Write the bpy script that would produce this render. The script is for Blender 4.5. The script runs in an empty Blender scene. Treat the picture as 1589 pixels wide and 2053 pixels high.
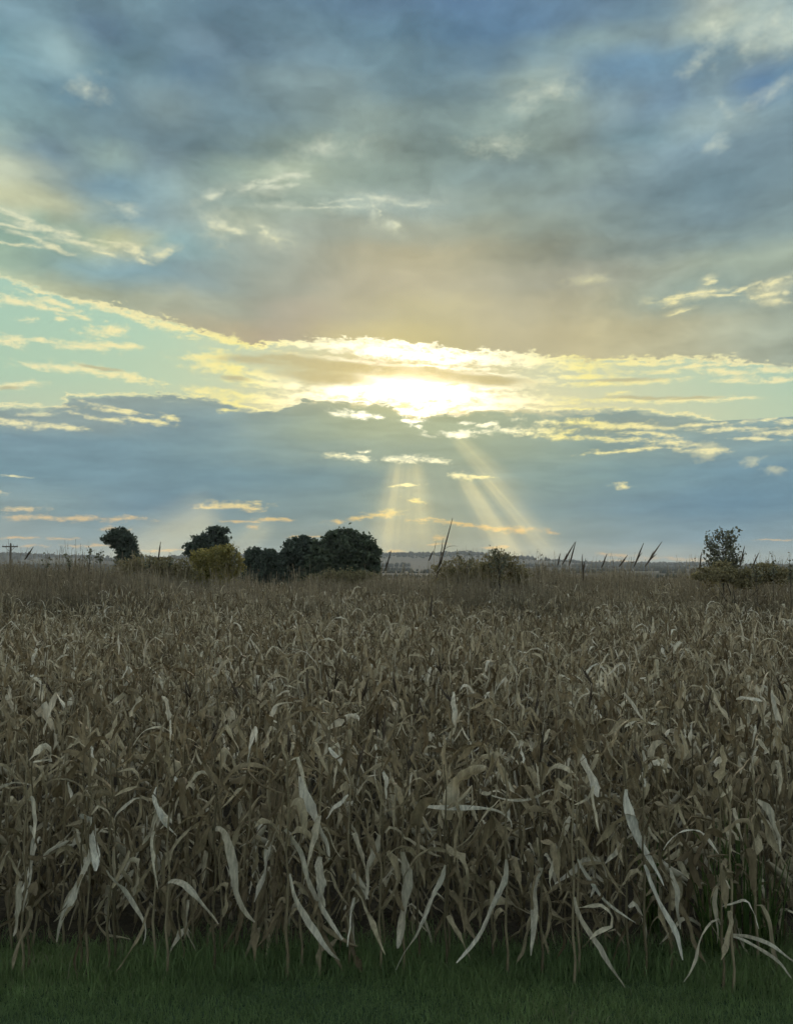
import bpy, bmesh, math, random
import numpy as np
from mathutils import Vector, Matrix, Euler

# ------------------------------------------------------------------ camera, light, exposure
scene = bpy.context.scene
R = math.radians
EYE = 3.3                                   # eye height above the corn field
FPX, CX, CY, PITCH = 1778.0, 794.5, 1026.5, 3.49
cam_d = bpy.data.cameras.new('camera')
cam_d.sensor_fit = 'VERTICAL'
cam_d.sensor_height = 24.0
cam_d.lens = 24.0 * FPX / 2053.0
cam_d.clip_start = 0.05
cam_d.clip_end = 20000.0
cam = bpy.data.objects.new('camera', cam_d)
scene.collection.objects.link(cam)
cam.location = (0, 0, EYE)
cam.rotation_euler = (R(90 + PITCH), 0, 0)
scene.camera = cam

HAZE = 0.00016
SUN_AZ, SUN_EL = 0.8, 11.0
sun_d = bpy.data.lights.new('sun', 'SUN')
sun_d.energy = 1.2
sun_d.angle = R(14)
sun_d.color = (1.0, 0.86, 0.64)
sun = bpy.data.objects.new('sun', sun_d)
scene.collection.objects.link(sun)
sun.location = (0, 50, 60)
sdir = Vector((math.sin(R(SUN_AZ)) * math.cos(R(SUN_EL)), math.cos(R(SUN_AZ)) * math.cos(R(SUN_EL)), math.sin(R(SUN_EL))))
sun.rotation_euler = sdir.to_track_quat('Z', 'Y').to_euler()

vs = scene.view_settings
vs.view_transform = 'Standard'
vs.look = 'None'
vs.exposure = 0.0
vs.gamma = 1.0
vs.use_curve_mapping = False
scene.render.engine = 'CYCLES'
cy = scene.cycles
cy.use_denoising = True
cy.max_bounces = 6
cy.diffuse_bounces = 3
cy.glossy_bounces = 1
cy.transmission_bounces = 3
cy.transparent_max_bounces = 4
cy.volume_bounces = 1
cy.use_adaptive_sampling = True
cy.adaptive_threshold = 0.03
cy.adaptive_min_samples = 8
scene.render.filter_size = 1.6


def lin(c):
    return tuple(((v / 255.0) / 12.92 if v <= 10.31 else (((v / 255.0) + 0.055) / 1.055) ** 2.4) for v in c)


def px_dir(px, py):
    """direction of a photo pixel in world space (measuring aid)"""
    x, y, z = (px - CX) / FPX, 1.0, -(py - CY) / FPX
    c, s = math.cos(R(PITCH)), math.sin(R(PITCH))
    return Vector((x, y * c - z * s, y * s + z * c))


def azel(px, py):
    d = px_dir(px, py)
    return math.degrees(math.atan2(d.x, d.y)), math.degrees(math.atan2(d.z, math.hypot(d.x, d.y)))


# ------------------------------------------------------------------ sky (world shader in azimuth / elevation)
class NT:
    """small helper for building node trees"""
    def __init__(self, tree):
        self.t = tree

    def node(self, kind, **kw):
        n = self.t.nodes.new(kind)
        for k, v in kw.items():
            setattr(n, k, v)
        return n

    def put(self, sock, v):
        if v is None:
            return
        if hasattr(v, 'is_output'):
            self.t.links.new(v, sock)
        else:
            if hasattr(sock.default_value, '__len__') and not hasattr(v, '__len__'):
                v = (v,) * len(sock.default_value)
            if hasattr(sock.default_value, '__len__') and len(sock.default_value) == 4 and len(v) == 3:
                v = tuple(v) + (1.0,)
            sock.default_value = v

    def m(self, op, a, b=None, c=None, clamp=False):
        n = self.node('ShaderNodeMath', operation=op, use_clamp=clamp)
        self.put(n.inputs[0], a)
        self.put(n.inputs[1], b)
        self.put(n.inputs[2], c)
        return n.outputs[0]

    def v(self, op, a, b=None, scale=None):
        n = self.node('ShaderNodeVectorMath', operation=op)
        self.put(n.inputs[0], a)
        self.put(n.inputs[1], b)
        if scale is not None:
            self.put(n.inputs['Scale'], scale)
        return n.outputs['Value'] if op in ('LENGTH', 'DOT_PRODUCT', 'DISTANCE') else n.outputs['Vector']

    def xyz(self, x, y, z=0.0):
        n = self.node('ShaderNodeCombineXYZ')
        for i, q in enumerate((x, y, z)):
            self.put(n.inputs[i], q)
        return n.outputs[0]

    def sep(self, vec):
        n = self.node('ShaderNodeSeparateXYZ')
        self.put(n.inputs[0], vec)
        return n.outputs[0], n.outputs[1], n.outputs[2]

    def noise(self, vec, scale=1.0, detail=4.0, rough=0.55, lac=2.0, dist=0.0, col=False, dim='2D'):
        n = self.node('ShaderNodeTexNoise', noise_dimensions=dim)
        self.put(n.inputs['Vector'], vec)
        self.put(n.inputs['Scale'], scale)
        self.put(n.inputs['Detail'], detail)
        self.put(n.inputs['Roughness'], rough)
        self.put(n.inputs['Lacunarity'], lac)
        self.put(n.inputs['Distortion'], dist)
        return n.outputs['Color' if col else 'Fac']

    def rng(self, val, a, b, c=0.0, d=1.0, kind='SMOOTHSTEP'):
        n = self.node('ShaderNodeMapRange', interpolation_type=kind, clamp=True) if kind == 'LINEAR' else self.node('ShaderNodeMapRange', interpolation_type=kind)
        for i, q in enumerate((val, a, b, c, d)):
            self.put(n.inputs[i], q)
        return n.outputs[0]

    def mix(self, f, a, b, blend='MIX'):
        n = self.node('ShaderNodeMix', data_type='RGBA', blend_type=blend)
        self.put(n.inputs[0], f)
        self.put(n.inputs[6], a)
        self.put(n.inputs[7], b)
        return n.outputs[2]

    def ramp(self, fac, stops, interp='LINEAR'):
        n = self.node('ShaderNodeValToRGB')
        r = n.color_ramp
        r.interpolation = interp
        stops = sorted(stops, key=lambda s: s[0])
        while len(r.elements) > 1:
            r.elements.remove(r.elements[-1])
        r.elements[0].position = stops[0][0]
        for p, c in stops[1:]:
            r.elements.new(p)
        for e, (p, c) in zip(r.elements, stops):
            e.position = p
            e.color = tuple(c)[:3] + (1.0,) if hasattr(c, '__len__') else (c, c, c, 1.0)
        self.put(n.inputs[0], fac)
        return n.outputs[0]


world = bpy.data.worlds.new('World')
scene.world = world
world.use_nodes = True
wt = world.node_tree
wt.nodes.clear()
k = NT(wt)
gen = k.node('ShaderNodeTexCoord').outputs['Generated']
dx, dy, dz = k.sep(gen)
AZ = k.m('MULTIPLY', k.m('ARCTAN2', dx, dy), 180 / math.pi)
EL = k.m('MULTIPLY', k.m('ARCSINE', dz), 180 / math.pi)
P = k.xyz(AZ, EL, 0.0)

# ragged warps: broad, streaky and fine
n_broad = k.noise(k.v('MULTIPLY', P, (0.16, 0.24, 1)), 1.0, 3.0, 0.5, col=True)
n_streak = k.noise(k.v('MULTIPLY', P, (0.42, 1.25, 1)), 1.0, 4.0, 0.6, col=True)
w1 = k.v('MULTIPLY', k.v('SUBTRACT', n_broad, (0.5, 0.5, 0.5)), (2.8, 1.5, 0))
w2 = k.v('MULTIPLY', k.v('SUBTRACT', n_streak, (0.5, 0.5, 0.5)), (2.2, 0.62, 0))
P_grid = k.v('ADD', k.v('ADD', P, w1), k.v('MULTIPLY', w2, (0.32, 0.75, 0)))
P_str = k.v('ADD', P, w2)
gA, gE, _ = k.sep(P_grid)
sA, sE, _ = k.sep(P_str)
tG = k.m('MULTIPLY_ADD', gA, 1 / 60.0, 0.5, clamp=True)
tS = k.m('MULTIPLY_ADD', sA, 1 / 60.0, 0.5, clamp=True)


def tpos(px, py):
    return min(1.0, max(0.0, azel(px, py)[0] / 60.0 + 0.5))


def colour_rows(rows, t, e):
    """rows: [(photo row, [(photo column, sRGB), ...])] from the top of the sky to the horizon"""
    out = None
    prev = None
    for y, cols in rows:
        c = k.ramp(t, [(tpos(x, y), lin(v)) for x, v in cols], 'CARDINAL')
        el = azel(CX, y)[1]
        if out is None:
            out = c
        else:
            out = k.mix(k.rng(e, prev, el, 0.0, 1.0, 'SMOOTHSTEP'), out, c)
        prev = el
    return out


deck_rows = [
 (0,   [(0,(112,140,153)),(200,(110,138,150)),(400,(105,132,148)),(600,(100,128,146)),(800,(97,125,148)),(950,(94,124,152)),(1080,(99,127,150)),(1250,(100,126,147)),(1380,(118,144,160)),(1450,(142,160,164)),(1589,(98,128,162))]),
 (60,  [(0,(116,146,158)),(170,(108,136,150)),(300,(112,140,152)),(420,(98,125,140)),(560,(108,136,150)),(800,(100,130,148)),(1000,(98,130,156)),(1200,(108,136,156)),(1330,(120,145,156)),(1440,(166,180,174)),(1589,(122,148,166))]),
 (110, [(0,(128,158,170)),(110,(120,150,162)),(200,(103,130,148)),(300,(98,125,138)),(400,(114,140,154)),(480,(104,130,145)),(600,(118,145,157)),(800,(108,135,146)),(1000,(108,136,152)),(1180,(130,154,158)),(1330,(132,153,157)),(1420,(168,184,174)),(1589,(150,170,170))]),
 (170, [(0,(118,152,163)),(120,(146,174,178)),(200,(112,142,153)),(300,(102,129,140)),(400,(101,128,144)),(500,(124,149,157)),(650,(130,152,155)),(800,(113,138,146)),(950,(122,146,152)),(1090,(152,172,168)),(1200,(114,144,163)),(1390,(122,153,170)),(1480,(134,158,164)),(1589,(168,186,180))]),
 (240, [(0,(122,152,160)),(180,(106,136,150)),(330,(124,146,150)),(450,(113,138,147)),(600,(121,142,144)),(720,(138,156,150)),(880,(126,146,144)),(1000,(146,166,160)),(1150,(142,162,160)),(1330,(120,148,166)),(1440,(136,162,172)),(1520,(106,138,166)),(1589,(112,144,166))]),
 (300, [(0,(130,160,165)),(130,(126,154,160)),(290,(112,136,144)),(450,(115,137,140)),(600,(140,158,148)),(760,(142,158,148)),(880,(120,138,134)),(1030,(138,156,148)),(1150,(126,143,140)),(1280,(118,145,154)),(1420,(150,172,174)),(1589,(128,154,164))]),
 (350, [(0,(150,172,166)),(90,(128,154,164)),(200,(148,172,168)),(330,(118,140,146)),(440,(140,160,152)),(560,(178,192,170)),(700,(142,158,146)),(850,(138,156,148)),(1000,(136,156,154)),(1160,(142,162,158)),(1330,(128,152,160)),(1589,(116,140,150))]),
 (410, [(0,(184,192,168)),(80,(162,176,164)),(180,(126,154,164)),(300,(136,162,166)),(430,(150,168,160)),(600,(160,176,162)),(760,(166,182,172)),(900,(152,167,158)),(1020,(142,157,148)),(1200,(128,147,148)),(1400,(114,139,148)),(1589,(120,144,152))]),
 (465, [(0,(196,200,166)),(120,(182,190,164)),(220,(142,166,166)),(330,(146,168,168)),(480,(168,180,162)),(600,(164,174,160)),(760,(168,174,156)),(900,(160,166,148)),(1050,(148,158,144)),(1250,(130,148,146)),(1450,(120,143,150)),(1589,(126,148,152))]),
 (515, [(0,(150,180,164)),(150,(158,182,164)),(260,(186,192,158)),(340,(142,170,168)),(480,(158,172,162)),(650,(172,174,154)),(800,(182,176,146)),(950,(172,170,144)),(1150,(148,156,142)),(1400,(132,150,148)),(1589,(130,150,150))]),
 (565, [(0,(160,184,162)),(150,(142,170,168)),(330,(136,162,166)),(480,(160,170,158)),(620,(174,174,154)),(760,(186,180,152)),(880,(188,182,152)),(1020,(178,176,152)),(1200,(164,166,148)),(1400,(160,172,156)),(1589,(156,170,154))]),
 (620, [(0,(190,196,160)),(200,(176,184,158)),(330,(172,178,156)),(470,(164,168,150)),(600,(178,172,150)),(730,(190,183,151)),(860,(197,189,150)),(1000,(189,183,152)),(1200,(178,176,148)),(1380,(152,168,156)),(1589,(156,170,158))]),
 (680, [(0,(200,204,160)),(300,(184,184,154)),(480,(182,172,142)),(600,(184,174,146)),(740,(205,193,143)),(860,(205,194,145)),(1000,(196,187,150)),(1200,(194,186,148)),(1400,(178,178,150)),(1589,(164,174,156))]),
]
bank_rows = [
 (800, [(0,(166,182,164)),(150,(150,166,158)),(400,(148,164,156)),(520,(152,166,154)),(650,(172,178,148)),(800,(188,190,146)),(980,(178,184,148)),(1150,(138,158,150)),(1400,(138,162,158)),(1589,(152,176,164))]),
 (860, [(0,(144,162,158)),(200,(140,158,156)),(400,(130,154,158)),(500,(144,163,156)),(640,(160,173,150)),(800,(172,181,149)),(1000,(166,177,148)),(1200,(150,164,150)),(1400,(148,166,156)),(1589,(140,164,160))]),
 (905, [(0,(122,150,160)),(300,(122,150,158)),(500,(134,157,156)),(680,(150,166,151)),(850,(160,172,148)),(1000,(158,171,148)),(1200,(142,163,154)),(1400,(136,158,156)),(1589,(132,158,160))]),
 (960, [(0,(118,148,158)),(300,(118,147,157)),(500,(119,147,154)),(700,(130,153,152)),(850,(148,161,144)),(1000,(146,163,150)),(1200,(130,155,154)),(1400,(118,148,158)),(1589,(114,146,160))]),
 (1020,[(0,(136,157,158)),(120,(130,154,158)),(330,(114,142,154)),(480,(126,149,152)),(700,(134,153,148)),(850,(154,164,144)),(1000,(138,156,148)),(1170,(126,149,152)),(1400,(110,141,156)),(1589,(108,140,156))]),
 (1075,[(0,(146,162,160)),(150,(138,158,160)),(330,(130,152,156)),(500,(142,158,152)),(700,(146,158,148)),(850,(160,166,144)),(1000,(150,160,146)),(1200,(138,157,156)),(1400,(128,153,162)),(1589,(128,153,162))]),
 (1125,[(0,(160,172,168)),(400,(158,170,164)),(700,(158,166,152)),(900,(168,170,146)),(1100,(164,170,156)),(1300,(168,176,166)),(1589,(158,172,168))]),
]
clear_rows = [
 (540, [(0,(172,210,194)),(800,(205,214,178)),(1589,(172,206,192))]),
 (660, [(0,(176,212,188)),(350,(182,214,186)),(600,(200,210,174)),(820,(214,206,152)),(1050,(202,208,170)),(1300,(190,210,182)),(1589,(176,206,186))]),
 (760, [(0,(180,212,184)),(350,(188,212,180)),(600,(206,208,164)),(820,(220,206,142)),(1050,(204,208,168)),(1300,(196,212,178)),(1589,(178,210,186))]),
 (860, [(0,(190,208,180)),(500,(214,212,164)),(820,(244,226,160)),(1200,(214,214,170)),(1589,(188,210,180))]),
]

# the clear air behind the clouds: sky model tinted by the evening haze towards the sun
sky_n = k.node('ShaderNodeTexSky', sky_type='NISHITA')
sky_n.sun_disc = False
sky_n.sun_elevation = R(SUN_EL)
sky_n.sun_rotation = R(SUN_AZ)
sky_n.air_density = 1.0
sky_n.dust_density = 1.5
nish = k.v('SCALE', sky_n.outputs[0], scale=0.035)
clear = k.mix(0.85, nish, colour_rows(clear_rows, tS, sE))

# distance from the sun in degrees
SA, SE = azel(820, 778)
sd = k.v('SUBTRACT', P, (SA, SE, 0))
s_r = k.v('LENGTH', k.v('MULTIPLY', sd, (0.75, 1.15, 0)))
near = k.m('POWER', 2.718, k.m('MULTIPLY', s_r, -0.16))       # 1 at the sun, falling off over ~15 degrees

# clouds out of view: deck carried on, but brightened to light corn and grass
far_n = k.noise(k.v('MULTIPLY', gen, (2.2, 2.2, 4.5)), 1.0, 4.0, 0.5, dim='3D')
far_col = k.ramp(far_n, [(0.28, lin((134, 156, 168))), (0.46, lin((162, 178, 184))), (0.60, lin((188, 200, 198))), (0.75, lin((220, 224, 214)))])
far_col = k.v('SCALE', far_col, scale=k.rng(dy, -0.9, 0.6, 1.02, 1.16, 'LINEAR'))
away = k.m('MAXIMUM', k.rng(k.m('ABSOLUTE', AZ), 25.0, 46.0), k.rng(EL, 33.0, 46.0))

fine = k.noise(k.v('MULTIPLY', P_grid, (0.17, 0.34, 1)), 1.0, 7.0, 0.62)
fine2 = k.noise(k.v('MULTIPLY', P_str, (0.25, 1.3, 1)), 1.0, 5.0, 0.55)

deck = colour_rows(deck_rows, tG, gE)
calm = k.rng(s_r, 5.0, 16.0, 0.35, 1.0)                         # the deck is smoother where the low sun shines through it
deck = k.v('SCALE', deck, scale=k.m('MULTIPLY_ADD', k.m('MULTIPLY', k.m('SUBTRACT', fine, 0.5), 1.0), calm, 1.0))
bank = colour_rows(bank_rows, tS, sE)
bank = k.v('SCALE', bank, scale=k.rng(fine2, 0.25, 0.75, 0.90, 1.12, 'LINEAR'))


def curve_el(points, t):
    """a cloud edge: elevation along the azimuth, from photo measurements"""
    st = [(tpos(x, y), azel(x, y)[1] / 30.0) for x, y in points]
    return k.m('MULTIPLY', k.ramp(t, st, 'CARDINAL'), 30.0)


deck_edge = curve_el([(0,556),(90,585),(180,606),(270,626),(360,652),(470,682),(540,692),(620,684),(700,684),(800,690),(900,702),(1000,708),(1150,722),(1300,722),(1450,722),(1589,738)], tS)
bank_edge = curve_el([(0,812),(110,812),(130,794),(220,790),(330,793),(430,797),(500,816),(560,822),(600,806),(650,800),(720,806),(790,814),(830,834),(880,832),(960,824),(1010,820),(1100,821),(1230,818),(1330,826),(1430,838),(1480,850),(1589,842)], tS)
n_edge = k.noise(k.v('MULTIPLY', P, (1.3, 3.0, 1)), 1.0, 5.0, 0.64)
e_off = k.m('MULTIPLY', k.m('SUBTRACT', n_edge, 0.5), 1.15)
dD = k.m('ADD', k.m('SUBTRACT', sE, deck_edge), e_off)         # >0 inside the upper deck
dB = k.m('ADD', k.m('SUBTRACT', bank_edge, sE), k.m('MULTIPLY', e_off, 0.55))  # >0 inside the lower bank


def strokes(lst, p):
    """nearest scaled distance to a set of cloud streaks (cx, cy, half length, half thickness, tilt) measured in the photo"""
    p1 = k.v('ADD', p, (0.0, 0.0, 1.0))
    best = None
    for cx, cy_, hl, ht, tilt in lst:
        a, e = azel(cx, cy_)
        dpp = 57.2958 / FPX * math.cos(R(a)) ** 2
        c, s = math.cos(R(-tilt)), math.sin(R(-tilt))
        u, w = hl * dpp, ht * dpp
        qx = k.v('DOT_PRODUCT', p1, (c / u, s / u, -(c * a + s * e) / u))
        qy = k.v('DOT_PRODUCT', p1, (-s / w, c / w, (s * a - c * e) / w))
        d = k.m('MULTIPLY_ADD', qx, qx, k.m('MULTIPLY', qy, qy))
        best = d if best is None else k.m('MINIMUM', best, d)
    return k.m('SQRT', best)


light_band = [
 (30,603,62,9,2),(110,606,60,6,10),(120,624,62,6,10),(185,604,80,8,14),(260,632,85,9,17),(340,655,70,11,15),(405,664,55,9,10),(455,682,48,7,10),
 (50,640,16,6,0),(118,640,10,6,0),
 (215,664,38,12,-6),(222,690,34,9,4),(160,694,62,8,3),(262,690,24,5,5),(20,684,34,12,4),(75,683,16,5,0),
 (110,737,85,7,2),(190,744,62,10,7),(265,757,52,9,8),(25,772,54,8,-8),
 (415,716,46,13,-8),(450,738,70,14,8),(520,752,80,9,6),(545,771,80,7,4),
 (410,786,40,9,6),(480,792,70,8,6),(540,805,66,9,2),(460,812,50,6,6),
 (600,690,30,6,2),(680,694,70,9,4),(760,703,80,15,4),(850,712,90,13,6),(960,720,110,11,5),(1060,724,70,10,6),(1160,735,80,9,6),
 (1280,730,90,4,2),(1400,733,70,5,-3),(1330,745,26,5,5),(1440,744,60,8,10),(1540,742,50,7,6),(1480,762,40,7,0),(1560,762,30,6,0),
 (720,725,130,3.5,5),(860,735,110,3.5,4),(990,752,90,4,6),
 (810,775,110,34,0),(690,784,120,18,-4),(900,790,120,22,4),(1010,775,110,8,-6),(1040,804,110,10,2),(870,816,60,14,-8),(1000,816,70,8,0),
 (1170,756,80,5,2),(1280,766,90,5,1),(1200,770,70,6,0),(1240,790,24,4,-8),(1260,803,70,5,2),(1370,802,110,6,2),(1470,800,50,3,2),
]
grey_band = [
 (600,722,110,12,3),(640,732,120,21,4),(740,740,170,21,4),(880,752,160,17,5),(990,763,90,13,4),(660,757,120,17,4),(510,722,80,11,2),(470,760,30,5,4),
 (1250,762,80,5,1),(1290,797,90,4,2),(1390,798,60,3.5,2),(200,738,50,4,6),(15,778,30,5,-6),
]
light_low = [
 (40,848,60,9,6),(120,855,56,6,3),(30,815,40,4,0),(110,812,46,5,2),(80,830,30,5,-6),(230,824,44,5,6),(200,838,60,5,8),(290,846,62,5,4),(250,822,70,4,8),(330,836,20,8,10),(455,824,22,4,0),
 (718,832,50,6,6),(672,829,16,4,6),(820,846,14,5,30),(842,858,12,6,50),(835,846,20,4,0),(925,870,50,7,-2),(975,852,26,4,-10),(935,848,14,4,10),(1005,862,24,6,8),(1040,868,40,6,8),
 (1090,862,60,8,4),(1120,876,60,6,4),(1180,848,110,7,3),(1260,856,110,7,4),(1230,880,70,5,6),(1300,872,60,6,8),(1350,888,54,8,6),(1410,903,46,6,2),(1230,905,60,4,-4),(1300,900,80,4,0),
 (1400,852,70,4,-2),(1470,862,70,5,0),(1530,840,60,5,-6),(1560,868,50,6,2),(1520,880,50,4,4),(1575,846,24,7,0),
 (690,915,46,5,4),(730,920,26,4,4),(825,921,48,8,0),(875,925,24,5,8),(735,906,10,4,0),(925,955,26,7,4),(962,958,28,3.5,2),(822,972,26,3,-4),(835,1003,20,5,12),
 (720,1038,50,6,-8),(770,1030,34,7,-4),(675,1045,18,5,6),(845,1042,30,4,0),(905,1048,40,3.5,4),(960,1055,50,4,4),(1030,1063,52,6,1),(1110,1070,11,3.5,0),(880,1078,16,4,0),(880,1090,26,2.5,0),(1000,1098,26,3,0),(792,1106,22,3,0),
 (470,1013,56,8,1),(510,1020,16,6,8),(420,1019,26,4,0),(545,1042,42,3.5,-1),(508,1058,12,3.5,0),(605,1077,30,2.2,0),(480,1045,40,2,0),
 (60,1037,70,8,1),(150,1040,80,8,-1),(240,1039,55,5,-1),(40,1019,46,5,-3),(5,987,16,6,0),(20,955,26,2.5,0),
 (1245,973,17,6,0),(1235,1112,34,5,2),(1340,1120,60,4,2),(1250,1125,50,3,0),(1400,1122,30,4,0),(1545,1083,40,2,0),
 (40,1078,36,3,0),(120,1081,34,3,0),(70,1094,30,2.5,0),(190,1094,60,2.5,0),(320,1104,50,2.5,0),(225,1060,26,4,0),
]
light_deck = [
 (45,452,70,8,8),(30,428,40,9,12),(125,472,50,10,6),(60,470,60,5,4),(95,490,22,6,10),(190,492,60,7,10),(268,500,28,9,25),(330,505,26,8,-20),(285,522,16,5,20),
 (540,372,50,15,-8),(590,352,30,10,0),(432,392,32,8,-28),(440,455,26,22,10),(475,465,30,10,8),(540,472,34,12,10),(250,420,26,9,10),(560,415,60,6,0),
 (730,412,60,9,-2),(770,400,50,7,8),(835,408,40,5,-4),(752,428,8,14,-10),(790,455,16,10,30),
 (1442,60,30,34,10),(1415,106,40,12,-24),(1446,208,9,14,-35),(1428,296,20,11,-15),(1560,180,46,13,-16),(1530,60,60,30,0),
 (1390,592,70,7,-2),(1340,604,20,6,0),(1545,575,46,13,-12),(1545,600,30,9,0),(1424,560,14,8,0),(1178,563,30,8,0),(1362,624,18,4,-12),
 (1512,926,30,10,-20),(1556,938,40,9,0),(1420,905,30,18,0),(640,300,60,14,-10),(170,175,30,18,0),(1080,190,50,16,-14),(990,290,40,16,10),
]
light_left = [
 (20,424,34,5,14),(50,440,60,5,10),(30,455,50,4,2),(95,460,60,6,6),(140,470,34,7,10),(70,478,40,4,12),(30,488,40,4,0),(110,496,40,5,14),(170,490,46,5,4),(232,488,30,5,6),(270,500,24,9,26),(286,520,12,4,30),(330,508,22,6,-24),(215,510,30,4,8),
 (1365,597,46,4,-6),(1400,588,60,4,-2),(1450,592,40,4,4),(1350,606,16,4,-20),(1424,562,12,6,0),(1545,566,44,5,-10),(1530,590,34,6,-6),(1560,604,26,5,4),(1362,626,20,3,-14),(1500,575,30,4,-14),(1580,584,16,6,0),
 (545,362,40,5,-14),(560,374,34,5,-6),(500,378,26,5,-18),(428,393,20,5,-26),(440,450,20,10,10),(475,462,22,7,6),(530,466,14,9,30),(550,478,20,6,10),(588,352,24,5,-8),
 (700,412,20,4,12),(752,420,5,13,-14),(770,398,30,5,14),(835,409,34,3.5,-5),(640,416,50,3,-4),(790,452,10,7,40),(700,402,40,3,-6)]
n_l = k.m('MULTIPLY', k.m('SUBTRACT', k.noise(k.v('MULTIPLY', P, (1.1, 2.8, 1)), 1.0, 5.0, 0.68), 0.5), 3.6)
n_s = k.m('MULTIPLY', k.m('SUBTRACT', k.noise(k.v('MULTIPLY', P, (0.55, 0.9, 1)), 1.0, 6.0, 0.66), 0.5), 4.6)
P_l = k.v('ADD', P, k.v('SCALE', w2, scale=0.7))
f_deck = k.m('ADD', k.m('SUBTRACT', 1.35, strokes(light_deck, k.v('ADD', P, k.v('SCALE', w1, scale=0.35)))), n_s)
f_band = k.m('ADD', k.m('ADD', k.m('SUBTRACT', 1.3, strokes(light_band, P_l)), n_l), k.m('MULTIPLY', near, 0.22))
f_grey = k.m('ADD', k.m('SUBTRACT', 1.25, strokes(grey_band, P_l)), k.m('MULTIPLY', n_l, 0.35))
f_left = k.m('ADD', k.m('SUBTRACT', 1.25, strokes(light_left, P_l)), n_l)
f_low = k.m('ADD', k.m('SUBTRACT', 1.2, strokes(light_low, P_l)), n_l)

# colour of sunlit cloud edges: white gold at the sun, cream further out, orange just above the horizon
lit = k.ramp(near, [(0.0, lin((234, 230, 188))), (0.12, lin((246, 236, 176))), (0.26, lin((254, 242, 158))), (0.40, (1.2, 1.12, 0.70)), (0.7, (1.9, 1.8, 1.4))])
lit = k.mix(k.rng(EL, 5.2, 2.2), lit, k.ramp(near, [(0.0, lin((222, 192, 146))), (0.15, lin((236, 198, 126))), (0.35, lin((250, 214, 112)))]))
lit_deck = k.mix(k.rng(EL, 14, 24), lit, lin((214, 222, 200)))
deck_lit = k.mix(k.m('MULTIPLY', k.rng(f_deck, -0.8, 2.4), k.rng(EL, 24, 16, 0.50, 0.70)), deck, lit_deck)
deck_lit = k.mix(k.m('MULTIPLY', k.rng(f_deck, 1.0, 2.6), 0.35), deck_lit, lin((236, 238, 214)))
deck_lit = k.mix(k.m('MULTIPLY', k.rng(f_left, -0.3, 1.5), k.rng(EL, 24, 16, 0.55, 0.85)), deck_lit, k.mix(k.rng(EL, 16, 24), lit, lin((228, 232, 206))))

# beams through the gaps, fanning out from the sun
ds_a, ds_e, _ = k.sep(sd)
theta = k.m('MULTIPLY', k.m('ARCTAN2', ds_a, k.m('MULTIPLY', ds_e, -1.0)), 180 / math.pi)
rr = k.v('LENGTH', sd)
n_th = k.noise(k.xyz(k.m('MULTIPLY', theta, 0.16), 0.0, 0.0), 1.0, 3.0, 0.6)
n_th = k.rng(n_th, 0.3, 0.7, 0.45, 1.05, 'LINEAR')
beams = None
#        centre, half width, start, full, fade from, gone, strength
for c, hw, r0, r1, r2, r3, st in [(-8.0, 10.0, 4.3, 5.6, 8.5, 13.5, 0.20), (4.0, 8.5, 4.3, 5.4, 7.5, 12.0, 0.22), (-1.0, 20, 4.2, 5.8, 9, 14, 0.13),
                                  (30.5, 6.0, 6.2, 7.4, 11.5, 15.5, 0.26), (40.5, 5.0, 6.4, 8.5, 12.5, 16.0, 0.18), (35, 13, 6.0, 8.5, 12.5, 16, 0.15), (14, 46, 4.2, 6.5, 10, 16, 0.05),
                                  (44.0, 9.0, 3.8, 5.0, 6.5, 12.5, 0.20), (-56.5, 9.0, 14.0, 15.8, 20.0, 26.0, 0.30), (-46.5, 5.0, 12.0, 13.4, 16, 20, 0.19)]:
    a = k.rng(k.m('ABSOLUTE', k.m('SUBTRACT', theta, c)), hw, 0.0)
    b = k.m('MULTIPLY', k.rng(rr, r0, r1), k.rng(rr, r3, r2))
    q = k.m('MULTIPLY', k.m('MULTIPLY', a, b), st)
    beams = q if beams is None else k.m('ADD', beams, q)
beams = k.v('SCALE', k.xyz(1.0, 0.75, 0.26), scale=k.m('MULTIPLY', k.m('MULTIPLY', beams, n_th), 1.15))

# the sun's own glare through thin cloud
g1 = k.m('POWER', 2.718, k.m('MULTIPLY', k.m('POWER', k.v('LENGTH', k.v('MULTIPLY', sd, (0.40, 1.35, 0))), 2.0), -1.0))
g2 = k.m('POWER', 2.718, k.m('MULTIPLY', k.v('LENGTH', k.v('MULTIPLY', sd, (0.7, 1.0, 0))), -0.62))
glare = k.v('ADD', k.v('SCALE', k.xyz(0.9, 0.84, 0.6), scale=g1), k.v('SCALE', k.xyz(0.13, 0.105, 0.03), scale=g2))


def background(c):
    b = k.node('ShaderNodeBackground')
    k.put(b.inputs['Color'], k.v('SCALE', c, scale=10.0))
    b.inputs['Strength'].default_value = 0.1
    return b.outputs[0]


def choose(cond, a, b):
    n = k.node('ShaderNodeMixShader')
    k.put(n.inputs[0], cond)
    wt.links.new(a, n.inputs[1])
    wt.links.new(b, n.inputs[2])
    return n.outputs[0]


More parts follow.
